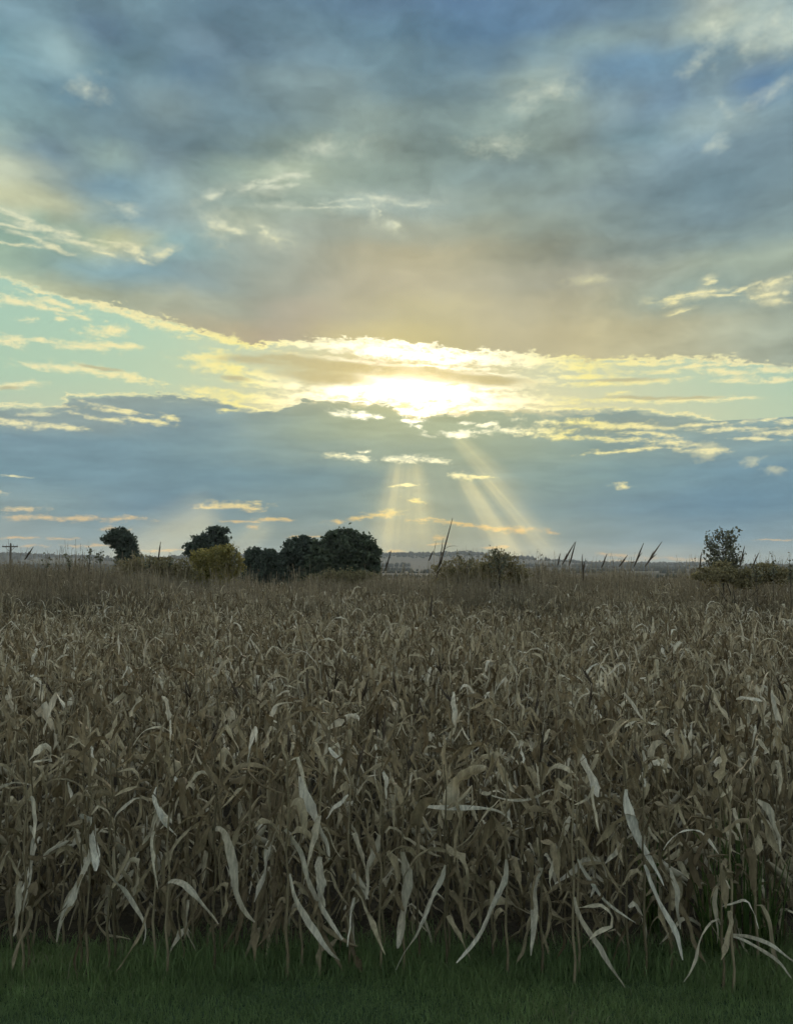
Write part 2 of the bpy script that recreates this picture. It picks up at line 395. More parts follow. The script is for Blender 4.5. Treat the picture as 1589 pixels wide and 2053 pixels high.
mD = k.rng(dD, -0.12, 0.22)                                     # the upper deck
mB = k.rng(dB, -0.06, k.rng(fine2, 0.35, 0.65, 0.10, 0.55))                                     # the lower bank
rimD = k.m('MULTIPLY', k.rng(k.m('ABSOLUTE', k.m('SUBTRACT', dD, 0.02)), 0.26, 0.02), k.rng(fine2, 0.3, 0.6, 0.25, 0.9))
rimB = k.m('MULTIPLY', k.rng(k.m('ABSOLUTE', dB), 0.15, 0.02), k.rng(fine2, 0.35, 0.6, 0.1, 0.8))
warm_grey = k.mix(near, lin((186, 184, 150)), lin((222, 196, 122)))
low_lit = k.mix(k.m('MULTIPLY', k.rng(f_low, -0.3, 1.4), k.rng(EL, 2.0, 6.0, 0.80, 0.96)), bank, lit)
low_lit = k.mix(k.m('MULTIPLY', k.rng(f_deck, 0.0, 1.6), k.m('MULTIPLY', 0.45, k.rng(EL, 4, 6))), low_lit, lit)


def cloud_break(bank_col):
    c = k.mix(k.m('MULTIPLY', k.rng(f_band, -0.3, 1.4), 0.96), clear, lit)
    c = k.mix(k.m('MULTIPLY', k.rng(f_grey, -0.1, 1.0), 0.84), c, warm_grey)
    c = k.mix(mD, c, deck_lit)
    c = k.mix(rimD, c, lit)
    c = k.mix(mB, c, bank_col)
    return k.mix(rimB, c, lit)


def finish(c, sunny=True):
    if sunny:
        c = k.v('ADD', k.v('ADD', c, beams), glare)
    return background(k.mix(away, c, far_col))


# one sky; each height is worked out only from the clouds that reach it
sky_bank = finish(low_lit)                                      # below 8.8 degrees
sky_crest = finish(cloud_break(low_lit))                        # 8.8 to 10.9
sky_break = finish(cloud_break(bank))                           # 10.9 to 20.5
sky_deck = finish(k.v('ADD', deck_lit, glare), False)           # above
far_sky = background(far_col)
near_sky = choose(k.m('GREATER_THAN', EL, 10.9), choose(k.m('GREATER_THAN', EL, 8.8), sky_bank, sky_crest),
                  choose(k.m('GREATER_THAN', EL, 20.5), sky_break, sky_deck))
is_far = k.m('MAXIMUM', k.m('GREATER_THAN', k.m('ABSOLUTE', AZ), 46.0), k.m('GREATER_THAN', k.m('ABSOLUTE', k.m('SUBTRACT', EL, 22.0)), 24.0))
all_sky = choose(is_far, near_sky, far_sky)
wo = k.node('ShaderNodeOutputWorld')
wt.links.new(all_sky, wo.inputs['Surface'])
world.cycles.sampling_method = 'NONE'


# ------------------------------------------------------------------ helpers
rng = np.random.default_rng(11)
random.seed(5)
COL = scene.collection


def at(px, py, dist):
    """world point of a photo measurement at a given distance along the view (y)"""
    d = px_dir(px, py)
    return Vector((d.x / d.y * dist, dist, EYE + d.z / d.y * dist))


def tag(o, label=None, cat=None, group=None, kind=None):
    if label:
        o['label'] = label
    if cat:
        o['category'] = cat
    if group:
        o['group'] = group
    if kind:
        o['kind'] = kind
    return o


def link(name, data, parent=None):
    o = bpy.data.objects.new(name, data)
    COL.objects.link(o)
    if parent is not None:
        o.parent = parent
    return o


def mesh_np(name, verts, tris, mat, tone=None, smooth=False):
    """triangle mesh from numpy arrays"""
    me = bpy.data.meshes.new(name)
    verts = np.asarray(verts, dtype=np.float32)
    tris = np.asarray(tris, dtype=np.int32)
    me.vertices.add(len(verts))
    me.vertices.foreach_set('co', verts.ravel())
    me.loops.add(len(tris) * 3)
    me.loops.foreach_set('vertex_index', tris.ravel())
    me.polygons.add(len(tris))
    me.polygons.foreach_set('loop_start', np.arange(0, len(tris) * 3, 3, dtype=np.int32))
    if smooth:
        me.polygons.foreach_set('use_smooth', np.ones(len(tris), dtype=bool))
    me.update(calc_edges=True)
    if tone is not None:
        a = me.attributes.new('tone', 'FLOAT', 'POINT')
        a.data.foreach_set('value', np.asarray(tone, dtype=np.float32))
    me.materials.append(mat)
    return me


class Soup:
    """collects pieces of triangle geometry"""
    def __init__(self):
        self.v, self.f, self.t, self.n = [], [], [], 0

    def add(self, v, f, tone=0.5):
        v = np.asarray(v, dtype=np.float64)
        self.v.append(v)
        self.f.append(np.asarray(f, dtype=np.int64) + self.n)
        self.t.append(np.full(len(v), tone) if np.isscalar(tone) else np.asarray(tone))
        self.n += len(v)

    def mesh(self, name, mat, smooth=False):
        return mesh_np(name, np.concatenate(self.v), np.concatenate(self.f), mat, np.concatenate(self.t), smooth)


def rotz(a):
    c, s = math.cos(a), math.sin(a)
    return np.array([[c, -s, 0], [s, c, 0], [0, 0, 1.0]])


def rand_rot():
    q = rng.normal(size=4)
    q /= np.linalg.norm(q)
    w, x, y, z = q
    return np.array([[1-2*(y*y+z*z), 2*(x*y-z*w), 2*(x*z+y*w)], [2*(x*y+z*w), 1-2*(x*x+z*z), 2*(y*z-x*w)], [2*(x*z-y*w), 2*(y*z+x*w), 1-2*(x*x+y*y)]])


def tube(points, radii, sides=6):
    """tapered tube along a polyline, closed at its tip"""
    pts = [Vector(p) for p in points]
    v, f = [], []
    n = len(pts)
    for i, p in enumerate(pts):
        d = (pts[min(i + 1, n - 1)] - pts[max(i - 1, 0)]).normalized()
        ref = Vector((1, 0, 0)) if abs(d.x) < 0.8 else Vector((0, 1, 0))
        a = d.cross(ref).normalized()
        b = d.cross(a)
        for s in range(sides):
            t = 2 * math.pi * s / sides
            v.append(p + (a * math.cos(t) + b * math.sin(t)) * radii[i])
    for i in range(n - 1):
        for s in range(sides):
            s2 = (s + 1) % sides
            q = (i * sides + s, i * sides + s2, (i + 1) * sides + s2, (i + 1) * sides + s)
            f += [(q[0], q[1], q[2]), (q[0], q[2], q[3])]
    v.append(pts[-1] + (pts[-1] - pts[-2]).normalized() * radii[-1])
    k0 = (n - 1) * sides
    f += [(k0 + s, k0 + (s + 1) % sides, len(v) - 1) for s in range(sides)]
    return np.array([tuple(p) for p in v]), np.array(f)


# ------------------------------------------------------------------ materials
def material(name):
    m = bpy.data.materials.new(name)
    m.use_nodes = True
    m.node_tree.nodes.clear()
    q = NT(m.node_tree)
    out = q.node('ShaderNodeOutputMaterial')
    return m, q, out


def foliage(name, stops, trans=0.25, rough=0.75, grain=14.0, grain_amt=0.35, use_random=True, spec=0.15, streak=(1, 1, 1)):
    """thin plant matter: colour by the piece's tone, fibres and blotches, some light passing through"""
    m, q, out = material(name)
    att = q.node('ShaderNodeAttribute', attribute_name='tone').outputs['Fac']
    if use_random:
        oi = q.node('ShaderNodeObjectInfo').outputs['Random']
        att = q.m('FRACT', q.m('ADD', att, oi))
    tc = q.node('ShaderNodeTexCoord').outputs['Object']
    n1 = q.noise(q.v('MULTIPLY', tc, streak), grain, 4.0, 0.65, dim='3D')
    c = q.ramp(att, stops)
    c = q.v('SCALE', c, scale=q.rng(n1, 0.25, 0.75, 1.0 - grain_amt, 1.0 + grain_amt, 'LINEAR'))
    bs = q.node('ShaderNodeBsdfPrincipled')
    q.put(bs.inputs['Base Color'], c)
    bs.inputs['Roughness'].default_value = rough
    bs.inputs['Specular IOR Level'].default_value = spec
    if trans > 0:
        tr = q.node('ShaderNodeBsdfTranslucent')
        q.put(tr.inputs['Color'], c)
        mx = q.node('ShaderNodeMixShader')
        mx.inputs[0].default_value = trans
        m.node_tree.links.new(bs.outputs[0], mx.inputs[1])
        m.node_tree.links.new(tr.outputs[0], mx.inputs[2])
        m.node_tree.links.new(mx.outputs[0], out.inputs['Surface'])
    else:
        m.node_tree.links.new(bs.outputs[0], out.inputs['Surface'])
    return m


M_leaf = foliage('dry_corn_leaf', [(0.0, (0.135, 0.103, 0.060)), (0.32, (0.215, 0.172, 0.104)), (0.64, (0.305, 0.253, 0.160)), (0.84, (0.42, 0.36, 0.242)), (0.94, (0.56, 0.50, 0.375)), (1.0, (0.69, 0.64, 0.53))], 0.2, 0.7, 30.0, 0.5, streak=(1, 1, 0.22))
M_pale = foliage('bleached_corn_leaf', [(0.0, (0.36, 0.31, 0.22)), (0.35, (0.46, 0.41, 0.31)), (0.7, (0.60, 0.56, 0.46)), (1.0, (0.72, 0.69, 0.60))], 0.18, 0.65, 42.0, 0.5, use_random=False, streak=(1, 1, 0.2))
M_stalk = foliage('dry_corn_stalk', [(0.0, (0.12, 0.10, 0.06)), (0.5, (0.20, 0.165, 0.10)), (1.0, (0.30, 0.25, 0.16))], 0.0, 0.6, 6.0, 0.35)
M_husk = foliage('corn_husk', [(0.0, (0.34, 0.29, 0.20)), (0.6, (0.50, 0.45, 0.34)), (1.0, (0.66, 0.61, 0.50))], 0.15, 0.7, 10.0, 0.25)
M_tassel = foliage('corn_tassel', [(0.0, (0.06, 0.048, 0.034)), (1.0, (0.11, 0.085, 0.06))], 0.0, 0.8, 20.0, 0.3)
M_grass = foliage('verge_grass', [(0.0, (0.13, 0.19, 0.085)), (0.5, (0.18, 0.255, 0.105)), (0.85, (0.22, 0.30, 0.12)), (0.97, (0.28, 0.33, 0.15)), (1.0, (0.30, 0.28, 0.18))], 0.4, 0.6, 3.0, 0.3, use_random=False)
M_green = foliage('green_weed_leaf', [(0.0, (0.05, 0.095, 0.028)), (1.0, (0.12, 0.17, 0.05))], 0.3, 0.6, 8.0, 0.3)
M_brush = foliage('dry_brush', [(0.0, (0.15, 0.128, 0.088)), (0.4, (0.24, 0.205, 0.142)), (0.75, (0.33, 0.285, 0.20)), (1.0, (0.44, 0.385, 0.285))], 0.3, 0.8, 2.0, 0.35, use_random=False)
M_olive = foliage('olive_brush', [(0.0, (0.17, 0.148, 0.082)), (0.6, (0.26, 0.225, 0.12)), (1.0, (0.36, 0.305, 0.165))], 0.35, 0.8, 2.0, 0.3, use_random=False)
M_yellow = foliage('yellowing_leaf', [(0.0, (0.22, 0.195, 0.07)), (0.5, (0.31, 0.27, 0.09)), (1.0, (0.42, 0.355, 0.13))], 0.4, 0.75, 2.0, 0.3, use_random=False)
M_conifer = foliage('conifer_foliage', [(0.0, (0.075, 0.095, 0.074)), (0.6, (0.105, 0.132, 0.10)), (1.0, (0.14, 0.165, 0.12))], 0.35, 0.85, 1.5, 0.3, use_random=False)
M_cedar = foliage('cedar_foliage', [(0.0, (0.085, 0.106, 0.072)), (0.6, (0.118, 0.146, 0.095)), (1.0, (0.155, 0.18, 0.115))], 0.35, 0.85, 1.2, 0.3, use_random=False)
M_poplar = foliage('poplar_leaf', [(0.0, (0.08, 0.085, 0.055)), (0.6, (0.16, 0.165, 0.105)), (1.0, (0.27, 0.26, 0.18))], 0.3, 0.55, 5.0, 0.3, use_random=False, spec=0.3)
M_bark = foliage('bark', [(0.0, (0.05, 0.042, 0.034)), (1.0, (0.10, 0.085, 0.07))], 0.0, 0.9, 6.0, 0.4)
M_pole = foliage('weathered_timber', [(0.0, (0.11, 0.095, 0.08)), (1.0, (0.15, 0.13, 0.11))], 0.0, 0.9, 4.0, 0.3)
M_porcelain = foliage('insulator_glaze', [(0.0, (0.20, 0.20, 0.19)), (1.0, (0.3, 0.3, 0.28))], 0.0, 0.3, 4.0, 0.1)
M_wood = foliage('far_wood_foliage', [(0.0, (0.028, 0.034, 0.022)), (0.6, (0.048, 0.052, 0.030)), (1.0, (0.085, 0.075, 0.04))], 0.0, 0.9, 0.05, 0.3, use_random=False)


def ground_material():
    m, q, out = material('soil_and_litter')
    geo = q.node('ShaderNodeNewGeometry').outputs['Position']
    n1 = q.noise(geo, 1.3, 6.0, 0.6, dim='3D')
    n2 = q.noise(geo, 14.0, 5.0, 0.65, dim='3D')
    soil = q.ramp(q.m('ADD', q.m('MULTIPLY', n1, 0.5), q.m('MULTIPLY', n2, 0.5)), [(0.35, (0.028, 0.022, 0.016)), (0.5, (0.055, 0.045, 0.032)), (0.62, (0.11, 0.09, 0.06))])
    turf = q.ramp(n2, [(0.3, (0.045, 0.068, 0.036)), (0.6, (0.06, 0.095, 0.048)), (0.8, (0.10, 0.11, 0.07))])
    px, py, pz = q.sep(geo)
    edge = q.m('ADD', py, q.m('MULTIPLY', q.m('SUBTRACT', n1, 0.5), 1.2))
    c = q.mix(q.rng(edge, 7.4, 8.1), turf, soil)
    # rough pasture and stubble fields further out
    vor = q.node('ShaderNodeTexVoronoi', feature='F1')
    q.put(vor.inputs['Vector'], q.v('MULTIPLY', geo, (0.0042, 0.0026, 0)))
    vor.inputs['Scale'].default_value = 1.0
    field = q.ramp(q.sep(vor.outputs['Color'])[0], [(0.0, (0.035, 0.037, 0.027)), (0.35, (0.055, 0.053, 0.038)), (0.6, (0.042, 0.048, 0.030)), (0.85, (0.07, 0.065, 0.046)), (0.95, (0.13, 0.118, 0.082))], 'CONSTANT')
    rough = q.ramp(n1, [(0.3, (0.08, 0.073, 0.05)), (0.7, (0.15, 0.135, 0.095))])
    c = q.mix(q.rng(py, 24.0, 30.0), c, rough)
    c = q.mix(q.rng(py, 160.0, 260.0), c, field)
    bs = q.node('ShaderNodeBsdfPrincipled')
    q.put(bs.inputs['Base Color'], c)
    bs.inputs['Roughness'].default_value = 0.95
    bs.inputs['Specular IOR Level'].default_value = 0.1
    bp = q.node('ShaderNodeBump')
    bp.inputs['Distance'].default_value = 0.04
    bp.inputs['Strength'].default_value = 0.7
    q.put(bp.inputs['Height'], n2)
    m.node_tree.links.new(bp.outputs[0], bs.inputs['Normal'])
    m.node_tree.links.new(bs.outputs[0], out.inputs['Surface'])
    return m


M_ground = ground_material()


# ------------------------------------------------------------------ terrain
def sstep(a, b, x):
    t = np.clip((np.asarray(x, dtype=float) - a) / (b - a), 0, 1)
    return t * t * (3 - 2 * t)


def ground_z(x, y):
    x, y = np.asarray(x, float), np.asarray(y, float)
    z = 1.25 * sstep(23, 52, y) - 4.6 * sstep(95, 260, y)
    z = z + 0.10 * np.sin(x * 0.21 + y * 0.13) * sstep(24, 40, y) + 0.035 * np.sin(x * 1.3 + 1.7) * np.sin(y * 0.9) * sstep(5, 9, y)
    return z


def ridge_z(x, y):
    """the low hills on the skyline"""
    x, y = np.asarray(x, float), np.asarray(y, float)
    top = 27 - 21 * sstep(150, 620, x) + 4 * np.sin(x * 0.0041 + 1.0) + 2.5 * np.sin(x * 0.011) + 1.2 * np.sin(x * 0.031 + 2)
    prof = sstep(1350, 2400, y) * (1 - 0.5 * sstep(2700, 4200, y))
    return -3.35 + (top + 4.0) * prof


def sheet(name, ys, half, nx, zf, mat):
    ts = np.linspace(-1, 1, nx)
    V = np.array([[t * half(y), y] for y in ys for t in ts])
    V = np.column_stack([V, zf(V[:, 0], V[:, 1])])
    F = []
    for j in range(len(ys) - 1):
        for i in range(nx - 1):
            a = j * nx + i
            F += [(a, a + 1, a + nx + 1), (a, a + nx + 1, a + nx)]
    o = link(name, mesh_np(name, V, F, mat, smooth=True))
    tag(o, kind='structure')
    return o


ys = np.concatenate([np.linspace(-40, 4, 12), np.linspace(5, 30, 60), np.linspace(31, 100, 50), np.geomspace(104, 1500, 40)])
sheet('ground', ys, lambda y: 60 + max(0, y) * 1.6, 90, ground_z, M_ground)
sheet('hills', np.linspace(1340, 4200, 46), lambda y: y * 1.05, 160, ridge_z, M_ground)

# ------------------------------------------------------------------ corn
def leaf_strip(path, widths, side, fold, twist, tone, torn=0.0):
    """a leaf blade: path points, half widths, sideways direction, fold angle and twist along it"""
    path = np.asarray(path, float)
    n = len(path)
    V, F = [], []
    for i in range(n):
        d = path[min(i + 1, n - 1)] - path[max(i - 1, 0)]
        d /= np.linalg.norm(d) + 1e-9
        s = side - d * np.dot(side, d)
        s /= np.linalg.norm(s) + 1e-9
        u = np.cross(s, d)
        c_, s_ = math.cos(twist[i]), math.sin(twist[i])
        s2, u2 = s * c_ + u * s_, u * c_ - s * s_
        wl = widths[i] * (1 - torn * rng.random())
        wr = widths[i] * (1 - torn * rng.random())
        fl, fr = fold[i] + torn * rng.normal(0, 0.5), fold[i] + torn * rng.normal(0, 0.5)
        V += [path[i] + (s2 * math.cos(fl) + u2 * math.sin(fl)) * wl, path[i], path[i] + (-s2 * math.cos(fr) + u2 * math.sin(fr)) * wr]
    for i in range(n - 1):
        a = i * 3
        F += [(a, a + 1, a + 4), (a, a + 4, a + 3), (a + 1, a + 2, a + 5), (a + 1, a + 5, a + 4)]
    return np.array(V), np.array(F), np.full(len(V), tone)


def make_leaf(kind, seg=10):
    L = {'arch': rng.uniform(0.5, 0.8), 'broken': rng.uniform(0.45, 0.8), 'hang': rng.uniform(0.4, 0.75), 'up': rng.uniform(0.28, 0.5), 'curl': rng.uniform(0.4, 0.7)}[kind]
    s = np.linspace(0, 1, seg + 1)
    j = rng.normal(0, 1, 6)
    if kind == 'arch':
        ang = R(64 + 8 * j[0]) - (R(125 + 18 * j[1])) * s ** rng.uniform(0.9, 1.8)
    elif kind == 'broken':
        b = rng.uniform(0.15, 0.5)
        ang = np.where(s < b, R(50 + 16 * j[0]), R(-72 + 14 * j[1]) + R(12) * np.sin(s * 9 + j[2]))
    elif kind == 'hang':
        ang = R(40) * np.exp(-s * 14) + R(-80 + 8 * j[0]) * (1 - np.exp(-s * 9)) + R(12) * np.sin(s * 7 + j[1] * 3)
    elif kind == 'up':
        ang = R(76 + 8 * j[0]) - R(30 + 26 * abs(j[1])) * s
    else:
        ang = R(50 + 14 * j[0]) - R(150) * s ** 0.8 + R(30) * np.sin(s * 8 + j[3])
    # dead blades snap and buckle
    for q in range(rng.integers(0, 3)):
        ang = ang + np.where(s > rng.uniform(0.2, 0.9), R(rng.normal(0, 32)), 0)
    ds = L / seg
    x = np.concatenate([[0], np.cumsum(np.cos(ang[:-1]) * ds)]) + 0.012
    z = np.concatenate([[0], np.cumsum(np.sin(ang[:-1]) * ds)])
    yaw = np.cumsum(rng.normal(0, 0.10, seg + 1))
    y = np.concatenate([[0], np.cumsum(np.sin(yaw[:-1]) * ds)])
    W = rng.uniform(0.020, 0.052)
    w = W * np.clip(np.minimum(0.45 + s * 3.2, 1.0) * np.sqrt(np.clip(1.02 - s ** rng.uniform(1.5, 3), 0, 1)), 0.06, 1)
    w = w * (1 + 0.25 * np.sin(s * rng.uniform(8, 16) + j[0] * 3))
    fold = R(12) + R(34) * rng.random() + R(26) * np.sin(s * rng.uniform(4, 9) + j[1] * 2)
    tw = rng.uniform(-1, 1) * (3.4 if kind == 'curl' else 1.7) * s + 0.3 * np.sin(s * 7 + j[2] * 3) + 0.3 * j[5]
    return leaf_strip(np.column_stack([x, y, z]), w, np.array([0, 1.0, 0]), fold, tw, rng.random() ** 1.5 * 0.999, 0.42)


KINDS = ['arch'] * 10 + ['broken'] * 12 + ['hang'] * 14 + ['up'] * 6 + ['curl'] * 8
LEAF = [make_leaf(kd) for kd in KINDS]
LEAF_LOW = [make_leaf(kd, 5) for kd in KINDS]
leaf_mesh = [mesh_np('leaf', v, f, M_leaf, t) for v, f, t in LEAF]
by_kind = {kd: [i for i, q in enumerate(KINDS) if q == kd] for kd in set(KINDS)}


def make_stalk(h, sides=6):
    n = max(4, int(h / 0.2))
    pts, rad = [], []
    for i in range(n + 1):
        t = i / n
        pts.append((0.012 * math.sin(i * 2.1), 0.012 * math.cos(i * 1.7), t * h))
        rad.append((0.0125 - 0.0075 * t) * (1.15 if i % 2 == 0 else 0.92))
    return tube(pts, rad, sides)


STALK_H = [1.0, 1.2, 1.4, 1.55, 1.7, 1.85, 2.0]
STALK = [make_stalk(h, 5) for h in STALK_H]
stalk_mesh = [mesh_np('stalk', v, f, M_stalk, np.full(len(v), rng.random()), True) for v, f in STALK]


def make_husk():
    """an ear in its dry husk, with loose husk tips"""
    S = Soup()
    prof = [(0.0, 0.010), (0.05, 0.026), (0.12, 0.028), (0.19, 0.020), (0.24, 0.006)]
    v, f = tube([(0, 0, z) for z, r in prof], [r for z, r in prof], 5)
    S.add(v, f, 0.3)
    for a in (0.3, 2.6):
        pth = [(0.012 * math.cos(a), 0.012 * math.sin(a), 0.14), (0.03 * math.cos(a), 0.03 * math.sin(a), 0.22), (0.07 * math.cos(a), 0.07 * math.sin(a), 0.30)]
        v, f, t = leaf_strip(pth, [0.014, 0.016, 0.003], np.array([-math.sin(a), math.cos(a), 0]), [0.4] * 3, [0] * 3, 0.5)
        S.add(v, f, t)
    return S


HUSK = make_husk()
husk_mesh = HUSK.mesh('ear', M_husk)


def make_tassel(L, branches, spread=0.3, r0=0.011):
    """dried tassel: a thick central spike and a few side spikes"""
    S = Soup()
    v, f = tube([(0, 0, 0), (0.004, 0, L * 0.25), (0.0, 0.004, L * 0.6), (0.0, 0.0, L)], [r0 * 0.7, r0 * 1.1, r0, r0 * 0.35], 5)
    S.add(v, f, 0.4)
    for b in range(branches):
        a = rng.uniform(0, 6.28)
        z0 = L * rng.uniform(0.05, 0.3)
        l = L * rng.uniform(0.35, 0.65)
        s = spread * rng.uniform(0.5, 1.3)
        p1 = (math.cos(a) * l * s * 0.5, math.sin(a) * l * s * 0.5, z0 + l * 0.6)
        p2 = (math.cos(a) * l * s, math.sin(a) * l * s, z0 + l * (0.98 - 0.3 * s))
        v, f = tube([(0, 0, z0), p1, p2], [r0 * 0.5, r0 * 0.6, r0 * 0.2], 4)
        S.add(v, f, 0.6)
    return S


TASSEL = [make_tassel(0.24, 3, 0.35), make_tassel(0.3, 5, 0.5), make_tassel(0.27, 2, 0.25)]
tassel_mesh = [t.mesh('tassel', M_tassel) for t in TASSEL]


def plant_spec(h):
    """leaf list of one plant: (variant, height on the stalk, turn, size), alternating left and right"""
    out = []
    base = rng.uniform(0, 6.28)
    n = rng.integers(9, 13)
    for i in range(n):
        t = (i + rng.uniform(-0.25, 0.25)) / (n - 1)
        z = 0.22 + np.clip(t, 0, 1) * (h - 0.26)
        if t > 0.8:
            kd = rng.choice(['up', 'arch', 'broken', 'curl'], p=[0.30, 0.18, 0.34, 0.18])
        elif t > 0.45:
            kd = rng.choice(['arch', 'broken', 'hang', 'curl'], p=[0.16, 0.36, 0.30, 0.18])
        else:
            kd = rng.choice(['broken', 'hang', 'curl', 'arch'], p=[0.25, 0.50, 0.15, 0.10])
        sc = rng.uniform(0.75, 1.2) * (0.8 if t > 0.85 else 1.0)
        out.append((int(rng.choice(by_kind[kd])), z, base + (i % 2) * math.pi + rng.normal(0, 0.55), sc))
    return out


def corn_plant(x, y, h, label, group=None, skip_leaves=0, ear=None, tassel=None):
    root = link('corn_plant', None)
    root.empty_display_size = 0.1
    root.location = (x, y, float(ground_z(x, y)) - 0.02)
    lodged = 0.42 if y > 8.5 and rng.random() < 0.10 else 0.075
    root.rotation_euler = (rng.normal(0, lodged), rng.normal(0, lodged), rng.uniform(0, 6.28))
    tag(root, label, 'corn', group)
    si = int(np.argmin([abs(h - q) for q in STALK_H]))
    hh = STALK_H[si]
    o = link('stalk', stalk_mesh[si], root)
    o.scale = (1, 1, h / hh)
    low = [(int(rng.choice(by_kind['hang' if rng.random() < 0.6 else 'broken'])), rng.uniform(0.25, 0.75), rng.uniform(0, 6.28), rng.uniform(0.7, 1.1)) for q in range(4 if skip_leaves == 0 and y < 9.0 else 0)]
    for li, z, a, sc in plant_spec(h)[skip_leaves:] + low:
        o = link('leaf', leaf_mesh[li], root)
        o.location = (0, 0, z)
        o.rotation_euler = (0, rng.normal(0, 0.1), a)
        o.scale = (sc, sc * rng.uniform(0.85, 1.25), sc)
    if ear or (ear is None and rng.random() < 0.45):
        o = link('ear', husk_mesh, root)
        a = rng.uniform(0, 6.28)
        o.location = (0.02 * math.cos(a), 0.02 * math.sin(a), h * rng.uniform(0.42, 0.58))
        o.rotation_euler = Euler((0, R(rng.uniform(20, 165)), a))
    if tassel or (tassel is None and rng.random() < 0.12):
        o = link('tassel', tassel_mesh[int(rng.integers(3))], root)
        o.location = (0, 0, h - 0.02)
        o.rotation_euler = (rng.normal(0, 0.25), rng.normal(0, 0.25), 0)
    return root


ROW0, ROW_GAP, GAP = 7.80, 0.74, 0.175
ORD = ['front', 'second', 'third', 'fourth', 'fifth', 'sixth', 'seventh']
UNIT = ['', 'first', 'second', 'third', 'fourth', 'fifth', 'sixth', 'seventh', 'eighth', 'ninth', 'tenth', 'eleventh', 'twelfth', 'thirteenth', 'fourteenth', 'fifteenth', 'sixteenth', 'seventeenth', 'eighteenth', 'nineteenth']
TENS = {2: ('twenty', 'twentieth'), 3: ('thirty', 'thirtieth'), 4: ('forty', 'fortieth'), 5: ('fifty', 'fiftieth'), 6: ('sixty', 'sixtieth')}


def ordinal(n):
    if n < 20:
        return UNIT[n]
    return TENS[n // 10][1] if n % 10 == 0 else TENS[n // 10][0] + '-' + UNIT[n % 10]


def canopy_h(x, y):
    """plants stand a little shorter at the edge and in a few patches"""
    return 1.78 + 0.10 * math.sin(x * 0.9 + y * 0.5) + 0.07 * math.sin(x * 2.3 - y) + 0.10 * min(1.0, (y - 7.5) / 3.0)


